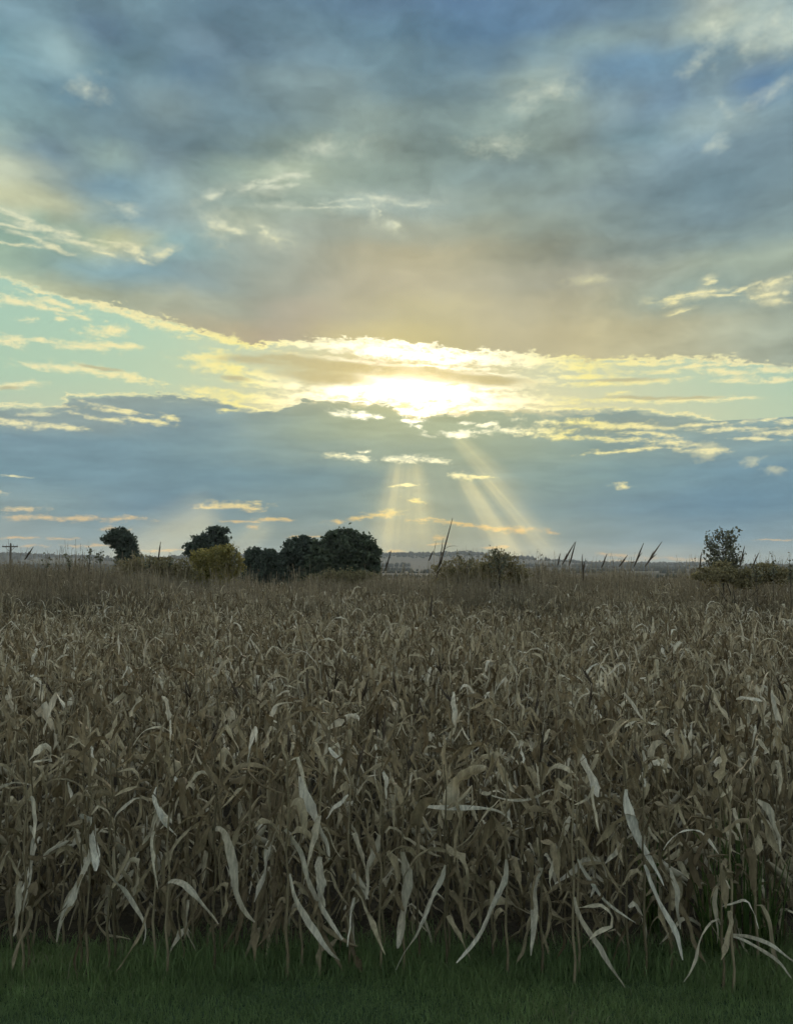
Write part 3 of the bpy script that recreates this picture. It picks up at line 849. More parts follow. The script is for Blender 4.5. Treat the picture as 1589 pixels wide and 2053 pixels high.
# leaves of the front rows that stand out in the photo: (points in the photo, distance, width in photo pixels, tone, where it is)
hero = [
 ([(165,1632),(180,1655),(192,1692),(203,1736)], 7.50, 27, 0.85, 'broad pale torn leaf hanging at the far left'),
 ([(176,1688),(166,1758),(146,1802),(122,1880)], 7.46, 22, 0.55, 'dull leaf sweeping into the grass below the torn pale leaf'),
 ([(60,1655),(66,1720),(62,1815)], 7.52, 12, 0.55, 'narrow upright pale leaf near the left edge'),
 ([(46,1765),(40,1820),(35,1868)], 7.44, 18, 0.35, 'short blunt leaf standing in the grass at the left edge'),
 ([(218,1742),(250,1785),(284,1830),(295,1882)], 7.46, 13, 0.55, 'leaf bent in an elbow towards the grass, left of centre'),
 ([(130,1565),(146,1582),(160,1612)], 7.9, 9, 0.7, 'short pale leaf tip high near the left edge'),
 ([(232,1642),(254,1612),(280,1598),(304,1607)], 7.6, 7, 0.7, 'thin pale leaf arched like a hook at the left'),
 ([(312,1578),(318,1612),(336,1646),(357,1672)], 7.55, 12, 0.95, 'bright narrow leaf slanting down right, left third'),
 ([(348,1556),(362,1566),(373,1592)], 7.8, 9, 0.95, 'small bright curled leaf tip in the left third'),
 ([(430,1662),(462,1692),(476,1770),(512,1842)], 7.5, 21, 0.4, 'long grey leaf drooping down right between left and centre'),
 ([(335,1770),(370,1767),(402,1796),(440,1846)], 7.42, 15, 0.45, 'leaf lying sideways over the grass, left of centre'),
 ([(575,1660),(600,1712),(626,1782),(688,1872)], 7.46, 22, 0.6, 'long straight leaf slanting to the ground left of middle'),
 ([(605,1555),(620,1612),(641,1662),(660,1716)], 7.55, 25, 0.85, 'broad tapering pale leaf hanging high left of middle'),
 ([(576,1755),(600,1812),(642,1872),(682,1916)], 7.40, 17, 0.6, 'leaf trailing out onto the grass left of the middle'),
 ([(640,1718),(645,1770),(650,1812)], 7.44, 25, 0.5, 'broad tan sheath standing upright just left of the middle'),
 ([(762,1672),(742,1738),(735,1792)], 7.5, 16, 0.4, 'dull leaf leaning left in the middle of the front row'),
 ([(808,1706),(813,1788),(805,1850),(798,1888)], 7.46, 28, 0.4, 'very wide grey leaf hanging straight down in the middle'),
 ([(893,1732),(870,1790),(840,1846)], 7.5, 13, 0.65, 'straight pale leaf slanting left just right of middle'),
 ([(1015,1722),(1000,1792),(968,1852),(914,1916)], 7.42, 16, 0.6, 'long leaf sweeping left to the grass, right of middle'),
 ([(1085,1740),(1070,1800),(1061,1902)], 7.46, 19, 0.5, 'tapering leaf hanging to the grass right of middle'),
 ([(1158,1720),(1184,1770),(1220,1811),(1266,1840)], 7.48, 9, 0.8, 'thin pale leaf bowed like a sickle in the right third'),
 ([(1254,1580),(1259,1632),(1274,1670),(1302,1722),(1322,1766)], 7.5, 21, 1.0, 'brightest long twisted leaf in the right third'),
 ([(1292,1735),(1320,1802),(1345,1862),(1360,1912)], 7.44, 15, 0.95, 'bright tapering leaf reaching the grass in the right third'),
 ([(1343,1740),(1351,1792),(1355,1856)], 7.5, 13, 0.6, 'short upright pale leaf beside the bright twisted leaf'),
 ([(1150,1800),(1176,1862),(1216,1922),(1246,1972)], 7.3, 13, 0.4, 'dull leaf fallen over the grass at the right'),
 ([(1160,1498),(1180,1552),(1196,1606)], 8.0, 24, 0.8, 'pale crumpled leaf at chest height in the right third'),
 ([(838,1612),(900,1618),(962,1615),(1000,1628),(1022,1652)], 7.6, 11, 0.75, 'level pale leaf with a drooping tip, right of middle'),
 ([(985,1594),(1060,1598),(1100,1582),(1140,1600)], 7.7, 6, 0.6, 'thin wavy leaf held out level right of the middle'),
 ([(1288,1503),(1285,1572)], 8.0, 9, 0.8, 'short straight pale leaf above the bright twisted leaf'),
 ([(1450,1886),(1500,1873),(1552,1896),(1592,1928)], 7.22, 9, 0.55, 'flattened leaf arching out over the grass at the right edge'),
 ([(1470,1880),(1532,1906),(1574,1948)], 7.18, 9, 0.5, 'flattened leaf bent down into the grass at the right corner'),
 ([(556,1448),(546,1430),(560,1413),(592,1408)], 8.6, 11, 0.6, 'pale leaf curled over in a loop left of the middle'),
 ([(660,1460),(700,1436),(719,1441)], 8.5, 17, 0.65, 'broad flag of pale leaf above the middle rows'),
 ([(906,1388),(911,1452)], 8.8, 15, 0.6, 'stiff pale upright blade in the middle rows'),
 ([(660,1498),(685,1530),(701,1572)], 8.1, 14, 0.85, 'pale leaf tip bent down right, left of the middle'),
 ([(1545,1384),(1552,1450),(1541,1492)], 8.5, 13, 0.6, 'hooked pale leaf at the right edge'),
 ([(1474,1401),(1496,1399),(1517,1402)], 8.6, 10, 0.75, 'short level pale leaf at the right edge'),
 ([(768,1540),(774,1570),(772,1597)], 7.8, 10, 0.85, 'short bright leaf hanging in the middle'),
 ([(1250,1388),(1290,1440),(1312,1444)], 8.8, 9, 0.6, 'leaf crossing down right in the right third'),
 ([(175,1493),(190,1516),(204,1542)], 8.2, 12, 0.75, 'pale leaf slanting down right in the left quarter'),
 ([(2,1580),(30,1568),(72,1571)], 7.8, 7, 0.65, 'pale leaf arched level at the left edge'),
 ([(700,1592),(676,1612),(654,1636)], 7.6, 9, 0.8, 'short pale leaf slanting down left near the middle'),
 ([(898,1642),(918,1570),(972,1532)], 7.75, 44, 0.12, 'very broad tan leaf folded over right of the middle'),
 ([(1042,1484),(1046,1524)], 8.2, 11, 0.75, 'short white leaf tip right of the middle'),
 ([(1512,1600),(1545,1640),(1552,1700)], 7.6, 16, 0.5, 'bent pale leaf among the green weeds at the right'),
]
hero_used = []


def hero_leaf(pts, dist, wpx, tone, parent):
    P3 = [np.array(at(px, py, dist)) for px, py in pts]
    # resample smoothly and let the blade lean a little out of its plane
    n = 14
    t = np.linspace(0, 1, len(P3))
    ti = np.linspace(0, 1, n + 1)
    P3 = np.array(P3)
    if len(pts) > 2:
        co = [np.polyfit(t, P3[:, q], min(3, len(pts) - 1)) for q in range(3)]
        path = np.column_stack([np.polyval(c, ti) for c in co])
    else:
        path = np.column_stack([np.interp(ti, t, P3[:, q]) for q in range(3)])
    ph = rng.uniform(0, 6)
    path[:, 1] += -0.10 * ti + 0.03 * np.sin(ti * 5 + ph)
    path[:, 0] += 0.008 * np.sin(ti * 11 + ph)
    W = wpx * dist / FPX * 0.5 * 0.92
    w = W * np.clip(np.minimum(0.5 + ti * 3.0, 1.0) * np.sqrt(np.clip(1.03 - ti ** 2.4, 0, 1)), 0.1, 1) * (1 + 0.16 * np.sin(ti * rng.uniform(7, 13) + ph))
    fold = R(20) + R(26) * np.sin(ti * rng.uniform(3, 7) + ph)
    tw = R(26) * np.sin(ti * rng.uniform(3, 7) + ph * 2) + rng.normal(0, 0.25)
    d = path[-1] - path[0]
    side = np.cross(d, np.array([0, 1.0, 0]))
    v, f, tn = leaf_strip(path, w, side / (np.linalg.norm(side) + 1e-9), fold, tw, 0, 0.22)
    tn = np.clip(tone * 1.0 - 0.02 + 0.10 * np.repeat(np.sin(ti * 9 + ph), 3), 0, 1)
    base = np.array(parent.location)
    o = link('leaf', mesh_np('leaf', v - base, f, M_pale if tone > 0.3 else M_leaf, tn), parent)
    return o


n_single = 0
for pts, dist, wpx, tone, desc in hero:
    dist -= 0.14
    p0 = at(pts[0][0], pts[0][1], dist)
    y0 = dist + 0.03
    x0 = p0.x
    h = max(canopy_h(x0, y0), min(2.0, p0.z + 0.25))
    pl = corn_plant(x0, y0, h, 'dry corn plant with a ' + desc, 'corn plants with a leaf that stands out', skip_leaves=2, ear=False)
    pl.rotation_euler = (0, 0, 0)
    hero_leaf(pts, dist, wpx, tone, pl)
    hero_used.append((x0, y0))
    n_single += 1

# tall stalks whose bare tassels show against the sky: (tip, foot of the tassel, distance, label)
tall = [
 ((908,1037),(874,1160),17.0,0,'tallest corn tassel leaning against the sun rays, ribbon leaves at its foot'),
 ((1153,1087),(1126,1132),18.0,0,'left of two crossing corn tassels on the skyline right of the middle'),
 ((1155,1085),(1140,1134),18.4,0,'right of two crossing corn tassels on the skyline right of the middle'),
 ((1123,1109),(1117,1134),19.5,0,'small upright corn tassel just left of the crossing pair'),
 ((1168,1111),(1168,1164),19.0,1,'straight corn tassel just right of the crossing pair'),
 ((1217,1110),(1205,1138),19.0,0,'short slanting corn tassel midway between the crossing pair and the sapling'),
 ((1258,1113),(1240,1136),18.5,0,'low slanting corn tassel, second before the two long parallel ones'),
 ((1291,1089),(1270,1136),17.5,1,'left of two long parallel corn tassels leaning right'),
 ((1328,1086),(1292,1136),17.0,1,'right of two long parallel corn tassels, leaning furthest right'),
 ((1407,1107),(1401,1140),19.0,0,'upright corn tassel touching the left side of the sapling'),
 ((1494,1094),(1482,1136),18.0,0,'slanting corn tassel touching the right side of the sapling'),
 ((1522,1108),(1506,1138),18.5,0,'slanting corn tassel a little right of the sapling'),
 ((868,1104),(859,1124),19.0,0,'small corn tassel left of the tallest one'),
 ((784,1103),(772,1144),20.0,0,'thin corn tassel beside the big dark tree'),
 ((321,1086),(317,1122),18.5,0,'dark upright corn tassel between the two pines'),
 ((66,1096),(50,1122),19.0,0,'slanting corn tassel beside the utility pole'),
 ((866,1195),(862,1235),15.0,0,'dark corn tassel standing in the field below the tallest one'),
]
for tip, foot, dist, br, label in tall:
    a, b = at(foot[0], foot[1], dist), at(tip[0], tip[1], dist)
    d = b - a
    gz = float(ground_z(a.x, dist))
    root = link('corn_plant', None)
    root.empty_display_size = 0.1
    root.location = (a.x, dist, gz - 0.02)
    tag(root, label, 'corn', 'tall corn tassels on the skyline')
    h = a.z - gz + 0.02
    v, f = make_stalk(h, 5)
    link('stalk', mesh_np('stalk', v * np.array([0.8, 0.8, 1]), f, M_stalk, np.full(len(v), 0.2), True), root)
    S = make_tassel(d.length, br + 1, 0.16, 0.0155)
    q = Vector((0, 0, 1)).rotation_difference(Vector((d.x, 0.12 * d.length, d.z)).normalized()).to_matrix()
    S.v = [np.asarray(v_) @ np.array(q).T for v_ in S.v]
    t = link('tassel', S.mesh('tassel', M_tassel), root)
    t.location = (0, 0, h)
    for li, z, an, sc in plant_spec(1.85):
        o = link('leaf', leaf_mesh[li], root)
        o.location = (0, 0, min(z, h - 0.3))
        o.rotation_euler = (0, 0, an)
        o.scale = (sc, sc, sc)
    n_single += 1
    if label.startswith('tallest'):
        for pts in ([(874,1150),(884,1112),(897,1096),(919,1095)], [(870,1140),(869,1110),(875,1083)], [(876,1145),(890,1120),(898,1102)]):
            P3 = np.array([np.array(at(px, py, dist)) for px, py in pts])
            ti = np.linspace(0, 1, 9)
            tt = np.linspace(0, 1, len(pts))
            path = np.column_stack([np.polyval(np.polyfit(tt, P3[:, q_], len(pts) - 1), ti) for q_ in range(3)])
            v, f, tn = leaf_strip(path, 0.018 * np.sqrt(1.02 - ti ** 2), np.array([0, 1.0, 0.3]), np.full(9, 0.4), ti * 0.8, 0.5)
            link('leaf', mesh_np('leaf', v - np.array(root.location), f, M_leaf, tn), root)

# the front rows, plant by plant
rest = []
row = 0
while row < 40:
    y = ROW0 + ROW_GAP * row
    if y > 41.0:
        break
    hw = y * 0.4469 + 0.12
    xs = np.arange(-hw - 1.6 - 0.05 * y, hw + 1.6 + 0.05 * y, GAP) + rng.uniform(0, GAP)
    in_row = 0
    for x in xs:
        x = float(x + rng.normal(0, 0.035))
        yy = float(y + rng.normal(0, 0.085))
        if rng.random() < 0.05 + 0.85 * float(sstep(29, 40, y)):
            continue
        if any(abs(x - hx) < 0.10 and abs(yy - hy) < 0.35 for hx, hy in hero_used):
            continue
        h = canopy_h(x, yy) * rng.uniform(0.88, 1.07)
        inside = abs(x) < hw
        if inside and n_single < 300:
            in_row += 1
            ear, tas = bool(rng.random() < 0.45), bool(rng.random() < 0.12)
            extra = ', with a husked ear' if ear else ', bare of ears'
            corn_plant(x, yy, h, 'dry corn plant in the %s row, %s from the left%s' % (ORD[row], ordinal(in_row), extra), 'corn plants in the %s row' % ORD[row], ear=ear, tassel=tas)
            n_single += 1
        else:
            rest.append((x, yy, h))
    row += 1

S = Soup()
for x, y, h in rest:
    base = np.array([x, y, float(ground_z(x, y)) - 0.02])
    lg = 0.4 if rng.random() < 0.10 else 0.08
    lean = np.array(Euler((rng.normal(0, lg), rng.normal(0, lg), 0)).to_matrix())
    si = int(np.argmin([abs(h - q) for q in STALK_H]))
    v, f = STALK[si]
    lib = LEAF if y < 13 else LEAF_LOW
    if y < 15:
        S.add((v * np.array([1, 1, h / STALK_H[si]])) @ lean.T + base, f, 0.05 + 0.25 * rng.random())
    for li, z, a, sc in plant_spec(h):
        if y > 12 and z < 0.5:
            continue
        v, f, t = lib[li]
        tn = rng.random() ** 1.4
        S.add((((v * np.array([sc, sc * 1.1, sc])) @ rotz(a).T) + np.array([0, 0, z])) @ lean.T + base, f, tn * 0.999)
    if rng.random() < 0.35:
        v = np.concatenate(HUSK.v)
        f = np.concatenate(HUSK.f)
        q = np.array(Euler((0, R(rng.uniform(20, 165)), rng.uniform(0, 6.28))).to_matrix())
        S.add((v @ q.T + np.array([0, 0, h * rng.uniform(0.45, 0.75)])) + base, f, 0.9 + 0.09 * rng.random())
    if rng.random() < 0.10:
        T = TASSEL[int(rng.integers(3))]
        S.add(np.concatenate(T.v) + base + np.array([0, 0, h]), np.concatenate(T.f), 0.02)
field = link('corn_field', S.mesh('corn_field', M_leaf))
tag(field, 'dense dry corn standing across the whole field behind the front rows', 'corn', kind='stuff')
n_tris_corn = sum(len(f) for f in S.f)

# ------------------------------------------------------------------ grass verge
def blades(n, xr, yr, hfun, wid, tone_fn):
    x = rng.uniform(*xr, n)
    y = rng.uniform(*yr, n)
    h = hfun(x, y) * rng.uniform(0.55, 1.3, n)
    a = rng.uniform(0, 6.283, n)
    lean = rng.uniform(0.1, 0.75, n)
    b = rng.uniform(0, 6.283, n)
    w = wid * rng.uniform(0.6, 1.4, n)
    z = ground_z(x, y) - 0.01
    c, s = np.cos(a) * w, np.sin(a) * w
    lx, ly = np.cos(b) * lean * h, np.sin(b) * lean * h
    V = np.empty((n, 5, 3))
    V[:, 0] = np.column_stack([x - c, y - s, z])
    V[:, 1] = np.column_stack([x + c, y + s, z])
    V[:, 2] = np.column_stack([x - c * .8 + lx * .35, y - s * .8 + ly * .35, z + h * .6])
    V[:, 3] = np.column_stack([x + c * .8 + lx * .35, y + s * .8 + ly * .35, z + h * .6])
    V[:, 4] = np.column_stack([x + lx, y + ly, z + h * (1 - 0.3 * lean)])
    F = np.array([[0, 1, 3], [0, 3, 2], [2, 3, 4]])[None] + (np.arange(n) * 5)[:, None, None]
    return V.reshape(-1, 3), F.reshape(-1, 3), np.repeat(tone_fn(x, y), 5)


def patch_noise(x, y):
    return 0.5 + 0.25 * np.sin(x * 2.1 + 1.3 * np.sin(y * 2.7)) + 0.25 * np.sin(x * 0.9 - y * 3.1 + 2.0)


G = Soup()
gh = lambda x, y: (0.055 + 0.03 * patch_noise(x, y)) * (1 + 0.9 * sstep(6.95, 7.5, y + 0.2 * np.sin(x * 2.7)))
gt = lambda x, y: np.clip(0.25 + 0.5 * patch_noise(x, y) + rng.normal(0, 0.16, len(x)), 0, 0.999)
v, f, t = blades(100000, (-4.6, 4.6), (5.9, 7.75), gh, 0.0028, gt)
G.add(v, f, t)
v, f, t = blades(30000, (-6, 6), (3.0, 5.95), gh, 0.0034, gt)
G.add(v, f, t)
v, f, t = blades(7000, (-4.6, 4.6), (7.2, 8.0), lambda x, y: 0.15 + 0.14 * patch_noise(x * 1.7, y), 0.0034, gt)
G.add(v, f, t)
tag(link('grass', G.mesh('grass', M_grass)), 'short dark green grass along the edge of the corn', 'grass', kind='stuff')

# ------------------------------------------------------------------ green weeds at the edge of the corn
def blade_plant(name, x, y, n, h, mat, label, cat, group=None, spread=0.25, width=0.012):
    S = Soup()
    for i in range(n):
        a = rng.uniform(0, 6.28)
        hh = h * rng.uniform(0.55, 1.1)
        s = np.linspace(0, 1, 7)
        bend = rng.uniform(0.3, 1.1)
        r = spread * (0.2 + bend * s ** 1.8)
        bx, by = rng.normal(0, 0.05, 2)
        path = np.column_stack([bx + r * math.cos(a), by + r * math.sin(a), hh * (s - 0.28 * bend * s ** 3)])
        v, f, t = leaf_strip(path, width * np.sqrt(np.clip(1.02 - s ** 2, 0, 1)), np.array([-math.sin(a), math.cos(a), 0]), np.full(7, 0.35), rng.normal(0, 0.4) * s, rng.random())
        S.add(v, f, t)
    o = link(name, None)
    o.empty_display_size = 0.1
    o.location = (x, y, float(ground_z(x, y)) - 0.02)
    tag(o, label, cat, group)
    link('foliage', S.mesh('foliage', mat), o)
    v, f = tube([(0, 0, 0), (0.01, 0.0, h * 0.4), (0.0, 0.02, h * 0.8)], [0.008, 0.006, 0.003], 5)
    link('stem', mesh_np('stem', v, f, M_green, np.full(len(v), 0.3)), o)
    return o


for px, d, h, n, lab in [(1432, 7.62, 1.25, 26, 'leftmost tall green grassy weed among the dry corn at the right'),
                         (1478, 7.75, 1.45, 30, 'tallest green grassy weed among the dry corn at the right'),
                         (1530, 7.66, 1.1, 24, 'rightmost tall green grassy weed among the dry corn near the right edge'),
                         (1300, 8.3, 1.3, 16, 'thin green weed showing between corn leaves in the right third')]:
    p = at(px, 1700, d)
    blade_plant('grassy_weed', p.x, d, n, h, M_green, lab, 'weed', 'green weeds in the corn', 0.28, 0.010)

# ------------------------------------------------------------------ rough brush behind the corn (uncountable)
def brush_h(x, y):
    u = x / y * FPX + CX                       # roughly where it stands across the view
    h = 1.85 + 0.16 * sstep(760, 900, u) - 0.45 * sstep(42, 62, y) + 0.42 * sstep(430, 240, u) + 0.25 * np.exp(-((u - 940) / 90.0) ** 2) + 0.14 * np.sin(u * 0.013) + 0.16 * np.sin(u * 0.041 + 1) + 0.13 * np.sin(u * 0.093 + y * 0.4)
    return h - 0.75 * np.exp(-((u - 610) / 130.0) ** 2) * sstep(36, 58, y)


B = Soup()
n = 56000
yy = 30.5 + (66 - 30.5) * rng.random(n) ** 1.5
xx = rng.uniform(-1, 1, n) * (yy * 0.47 + 3)
hh = brush_h(xx, yy) * rng.uniform(0.4, 1.0, n) ** 0.8 * np.where(rng.random(n) < 0.08, 1.4, 1.0)
a = rng.uniform(0, 6.283, n)
w = rng.uniform(0.008, 0.022, n)
le = rng.normal(0, 0.16, (n, 2)) * hh[:, None]
z = ground_z(xx, yy)
V = np.empty((n, 4, 3))
V[:, 0] = np.column_stack([xx - np.cos(a) * w, yy - np.sin(a) * w, z])
V[:, 1] = np.column_stack([xx + np.cos(a) * w, yy + np.sin(a) * w, z])
V[:, 2] = np.column_stack([xx + le[:, 0] + w * 0.35, yy + le[:, 1], z + hh])
V[:, 3] = np.column_stack([xx + le[:, 0] - w * 0.35, yy + le[:, 1], z + hh])
F = np.array([[0, 1, 2], [0, 2, 3]])[None] + (np.arange(n) * 4)[:, None, None]
tn = np.clip(rng.random(n) * 0.8 + 0.2 * np.sin(xx * 0.5 + yy * 0.3), 0, 0.999)
B.add(V.reshape(-1, 3), F.reshape(-1, 3), np.repeat(tn, 4))
# seed heads and dry leaves on the stems
m_ = 95000
idx = rng.integers(0, n, m_)
tt = rng.uniform(0.35, 1.0, m_)
c0 = np.column_stack([xx[idx] + le[idx, 0] * tt, yy[idx] + le[idx, 1] * tt, z[idx] + hh[idx] * tt]) + rng.normal(0, 0.05, (m_, 3))
u1 = rng.normal(0, 1, (m_, 3))
u1 /= np.linalg.norm(u1, axis=1)[:, None]
u2 = np.cross(u1, rng.normal(0, 1, (m_, 3)))
u2 /= np.linalg.norm(u2, axis=1)[:, None]
s1 = rng.uniform(0.03, 0.085, m_)[:, None]
V = np.stack([c0 - u1 * s1, c0 + u2 * s1 * 0.45, c0 + u1 * s1, c0 - u2 * s1 * 0.45], axis=1)
F = np.array([[0, 1, 2], [0, 2, 3]])[None] + (np.arange(m_) * 4)[:, None, None]
B.add(V.reshape(-1, 3), F.reshape(-1, 3), np.repeat(np.clip(tn[idx] + rng.normal(0, 0.1, m_), 0, 0.999), 4))
tag(link('brush', B.mesh('brush', M_brush)), 'dense brown weeds and brush between the corn and the trees', 'brush', kind='stuff')


# ------------------------------------------------------------------ trees and bushes
def crown_soup(ells, n, size, dist, shell=0.5, lump=0.3, cluster=2, aspect=0.6, boughs=9):
    """leaf-sized faces spread through a set of ellipsoids given as photo ellipses (cx, cy, rx, ry) at a distance"""
    S = Soup()
    E = []
    for cx, cy_, rx, ry in ells:
        c = at(cx, cy_, dist)
        q = dist / FPX
        E.append((np.array(c), np.array([rx * q, 0.8 * (rx + ry) * 0.5 * q + 0.1, ry * q])))
    for c, r in list(E):                       # smaller boughs that break up the outline
        for q_ in range(boughs):
            d_ = rng.normal(size=3)
            d_ /= np.linalg.norm(d_)
            E.append((c + d_ * r * rng.uniform(0.75, 1.05), r * rng.uniform(0.18, 0.36) * np.array([1.3, 1.2, 0.7])))
    wts = np.array([e[1].prod() ** 0.75 for e in E])
    cnt = (wts / wts.sum() * n).astype(int) + 4
    for (c, r), m in zip(E, cnt):
        d = rng.normal(size=(m, 3))
        d /= np.linalg.norm(d, axis=1)[:, None]
        ph = rng.uniform(0, 6, 6)
        lum = 1 + lump * (np.sin(d[:, 0] * 5 + ph[0]) * np.sin(d[:, 2] * 6 + ph[1]) + 0.6 * np.sin(d[:, 0] * 11 + ph[2]) * np.sin(d[:, 2] * 12 + d[:, 1] * 9 + ph[3]))
        rad = (shell + (1 - shell) * rng.random(m) ** 0.6) * lum
        P0 = c + d * r * rad[:, None]
        for k_ in range(cluster):
            Q = P0 + rng.normal(0, size * 0.6, (m, 3))
            u1 = rng.normal(size=(m, 3))
            u1 /= np.linalg.norm(u1, axis=1)[:, None]
            u2 = np.cross(u1, rng.normal(size=(m, 3)))
            u2 /= np.linalg.norm(u2, axis=1)[:, None]
            s = size * rng.uniform(0.5, 1.2, m)[:, None]
            V = np.stack([Q - u1 * s, Q + u2 * s * aspect, Q + u1 * s, Q - u2 * s * aspect], axis=1)
            F = np.array([[0, 1, 2], [0, 2, 3]])[None] + (np.arange(m) * 4)[:, None, None]
            S.add(V.reshape(-1, 3), F.reshape(-1, 3), np.repeat(rng.random(m) * 0.999, 4))
    return S, E


def tree(name, ells, dist, n, size, mat, label, cat, trunk_px, group=None, trunk_r=0.14, shell=0.45, lump=0.3, cluster=2, limbs=7, aspect=0.6, bark=None):
    S, E = crown_soup(ells, n, size, dist, shell, lump, cluster, aspect)
    bx = at(trunk_px, 1135, dist).x
    gz = float(ground_z(bx, dist))
    root = link(name, None)
    root.location = (bx, dist, gz)
    root.empty_display_size = 0.3
    tag(root, label, cat, group)
    off = np.array([bx, dist, gz])
    S.v = [v - off for v in S.v]
    link('crown', S.mesh('crown', mat), root)
    top = max(E, key=lambda e: e[0][2] + e[1][2])
    tp = top[0] - off
    T = [(0, 0, -0.1), (tp[0] * 0.15, 0, tp[2] * 0.3), (tp[0] * 0.5, 0.05, tp[2] * 0.65), (tp[0], tp[1], tp[2])]
    v, f = tube(T, [trunk_r, trunk_r * 0.8, trunk_r * 0.55, trunk_r * 0.15], 7)
    link('trunk', mesh_np('trunk', v, f, bark or M_bark, np.full(len(v), 0.4), True), root)
    for i in range(limbs):
        c, r = E[i % len(E)]
        e = c - off + rng.normal(0, 0.35, 3) * r
        t0 = rng.uniform(0.25, 0.6)
        s = np.array([tp[0] * t0 * 0.5, 0.0, tp[2] * t0])
        mid = (s + e) / 2 + np.array([0, 0, -0.05 * abs(e[0] - s[0])])
        v, f = tube([tuple(s), tuple(mid), tuple(e)], [trunk_r * 0.45, trunk_r * 0.3, trunk_r * 0.08], 5)
        link('limb', mesh_np('limb', v, f, bark or M_bark, np.full(len(v), 0.4), True), root)
    return root


tree('juniper_tree', [(690,1118,56,46),(682,1080,28,18),(700,1070,14,10),(668,1074,12,9),(640,1098,12,12),(730,1092,12,12),(628,1148,16,26),(664,1092,22,16),(712,1090,20,18),(722,1108,30,30),(745,1122,11,32),(748,1150,14,34),(655,1122,30,36),(690,1155,72,30)],
     68, 12000, 0.17, M_cedar, 'largest dark dome-shaped tree, just left of the sun rays', 'tree', 690, 'trees behind the field', 0.22, 0.45, 0.34, 2, 9)
tree('juniper_tree', [(598,1114,28,24),(590,1092,16,11),(606,1082,8,6),(575,1104,10,9),(566,1130,10,20),(612,1090,16,10),(610,1140,30,40),(584,1148,26,30),(632,1130,14,30)],
     71, 7600, 0.17, M_conifer, 'dark rounded tree joined to the left side of the largest tree', 'tree', 600, 'trees behind the field', 0.18, 0.45, 0.36, 2, 7)
tree('juniper_shrub', [(508,1128,20,24),(500,1112,9,10),(516,1108,8,9),(508,1155,24,24)], 66, 3800, 0.13, M_conifer, 'left of two low dark shrubs beside the yellow bush', 'shrub', 508, 'trees behind the field', 0.1, 0.5, 0.28, 2, 5)
tree('juniper_shrub', [(540,1130,20,22),(532,1112,9,9),(546,1112,9,9),(542,1158,24,24)], 67, 3800, 0.13, M_conifer, 'right of two low dark shrubs beside the yellow bush', 'shrub', 540, 'trees behind the field', 0.1, 0.5, 0.28, 2, 5)
tree('pine_tree', [(440,1064,16,5),(426,1063,6,4),(418,1079,28,8),(440,1083,16,9),(408,1095,30,8),(438,1098,18,10),(392,1106,20,8),(420,1112,34,10)],
     75, 3600, 0.16, M_conifer, 'flat-topped dark pine in layers rising behind the yellow bush', 'tree', 425, 'trees behind the field', 0.16, 0.45, 0.3, 2, 9)
tree('pine_tree', [(240,1070,22,9),(225,1080,16,9),(252,1080,20,11),(262,1093,11,10),(254,1105,19,13),(258,1120,24,14),(240,1092,14,9)],
     78, 2900, 0.16, M_conifer, 'small dark pine with a tufted crown at the far left, alone on the skyline', 'tree', 252, 'trees behind the field', 0.13, 0.45, 0.32, 2, 8)
tree('yellowing_bush', [(430,1126,42,26),(458,1112,26,20),(440,1106,20,14),(402,1138,28,22),(470,1132,18,24),(430,1158,56,24),(398,1116,16,14)],
     52, 7200, 0.075, M_yellow, 'yellow-green bush in front of the layered pine', 'bush', 432, None, 0.05, 0.3, 0.3, 2, 9)
tree('olive_bush', [(690,1162,58,20),(650,1168,36,18),(728,1166,30,18)], 60, 3600, 0.08, M_olive, 'low olive bush at the foot of the largest dark tree', 'bush', 690, 'olive bushes', 0.05, 0.3, 0.35, 2, 6)
tree('olive_bush', [(985,1128,22,18),(1016,1126,24,20),(1000,1112,20,11),(1000,1150,52,24),(965,1148,26,18),(1042,1150,24,20)], 40, 2300, 0.055, M_olive, 'olive brown leafy bush on the skyline right of the tallest tassel', 'bush', 1002, 'olive bushes', 0.05, 0.2, 0.35, 2, 8)
tree('olive_bush', [(925,1142,42,22),(890,1142,26,18),(950,1136,24,16),(925,1165,60,22),(965,1150,30,22)], 43, 2000, 0.06, M_olive, 'lower olive bush between the tallest tassel and the leafy bush', 'bush', 925, 'olive bushes', 0.05, 0.2, 0.35, 2, 6)
tree('olive_bush', [(300,1132,60,18),(260,1140,40,18),(340,1138,40,20),(370,1150,30,20)], 50, 4200, 0.065, M_olive, 'long low brown bush below and between the two pines', 'bush', 300, 'olive bushes', 0.05, 0.2, 0.4, 2, 6)
tree('olive_bush', [(1440,1152,44,22),(1540,1152,50,22),(1490,1160,40,20)], 31, 3000, 0.055, M_olive, 'low brown bush under the sapling at the right', 'bush', 1480, 'olive bushes', 0.04, 0.2, 0.4, 2, 6)


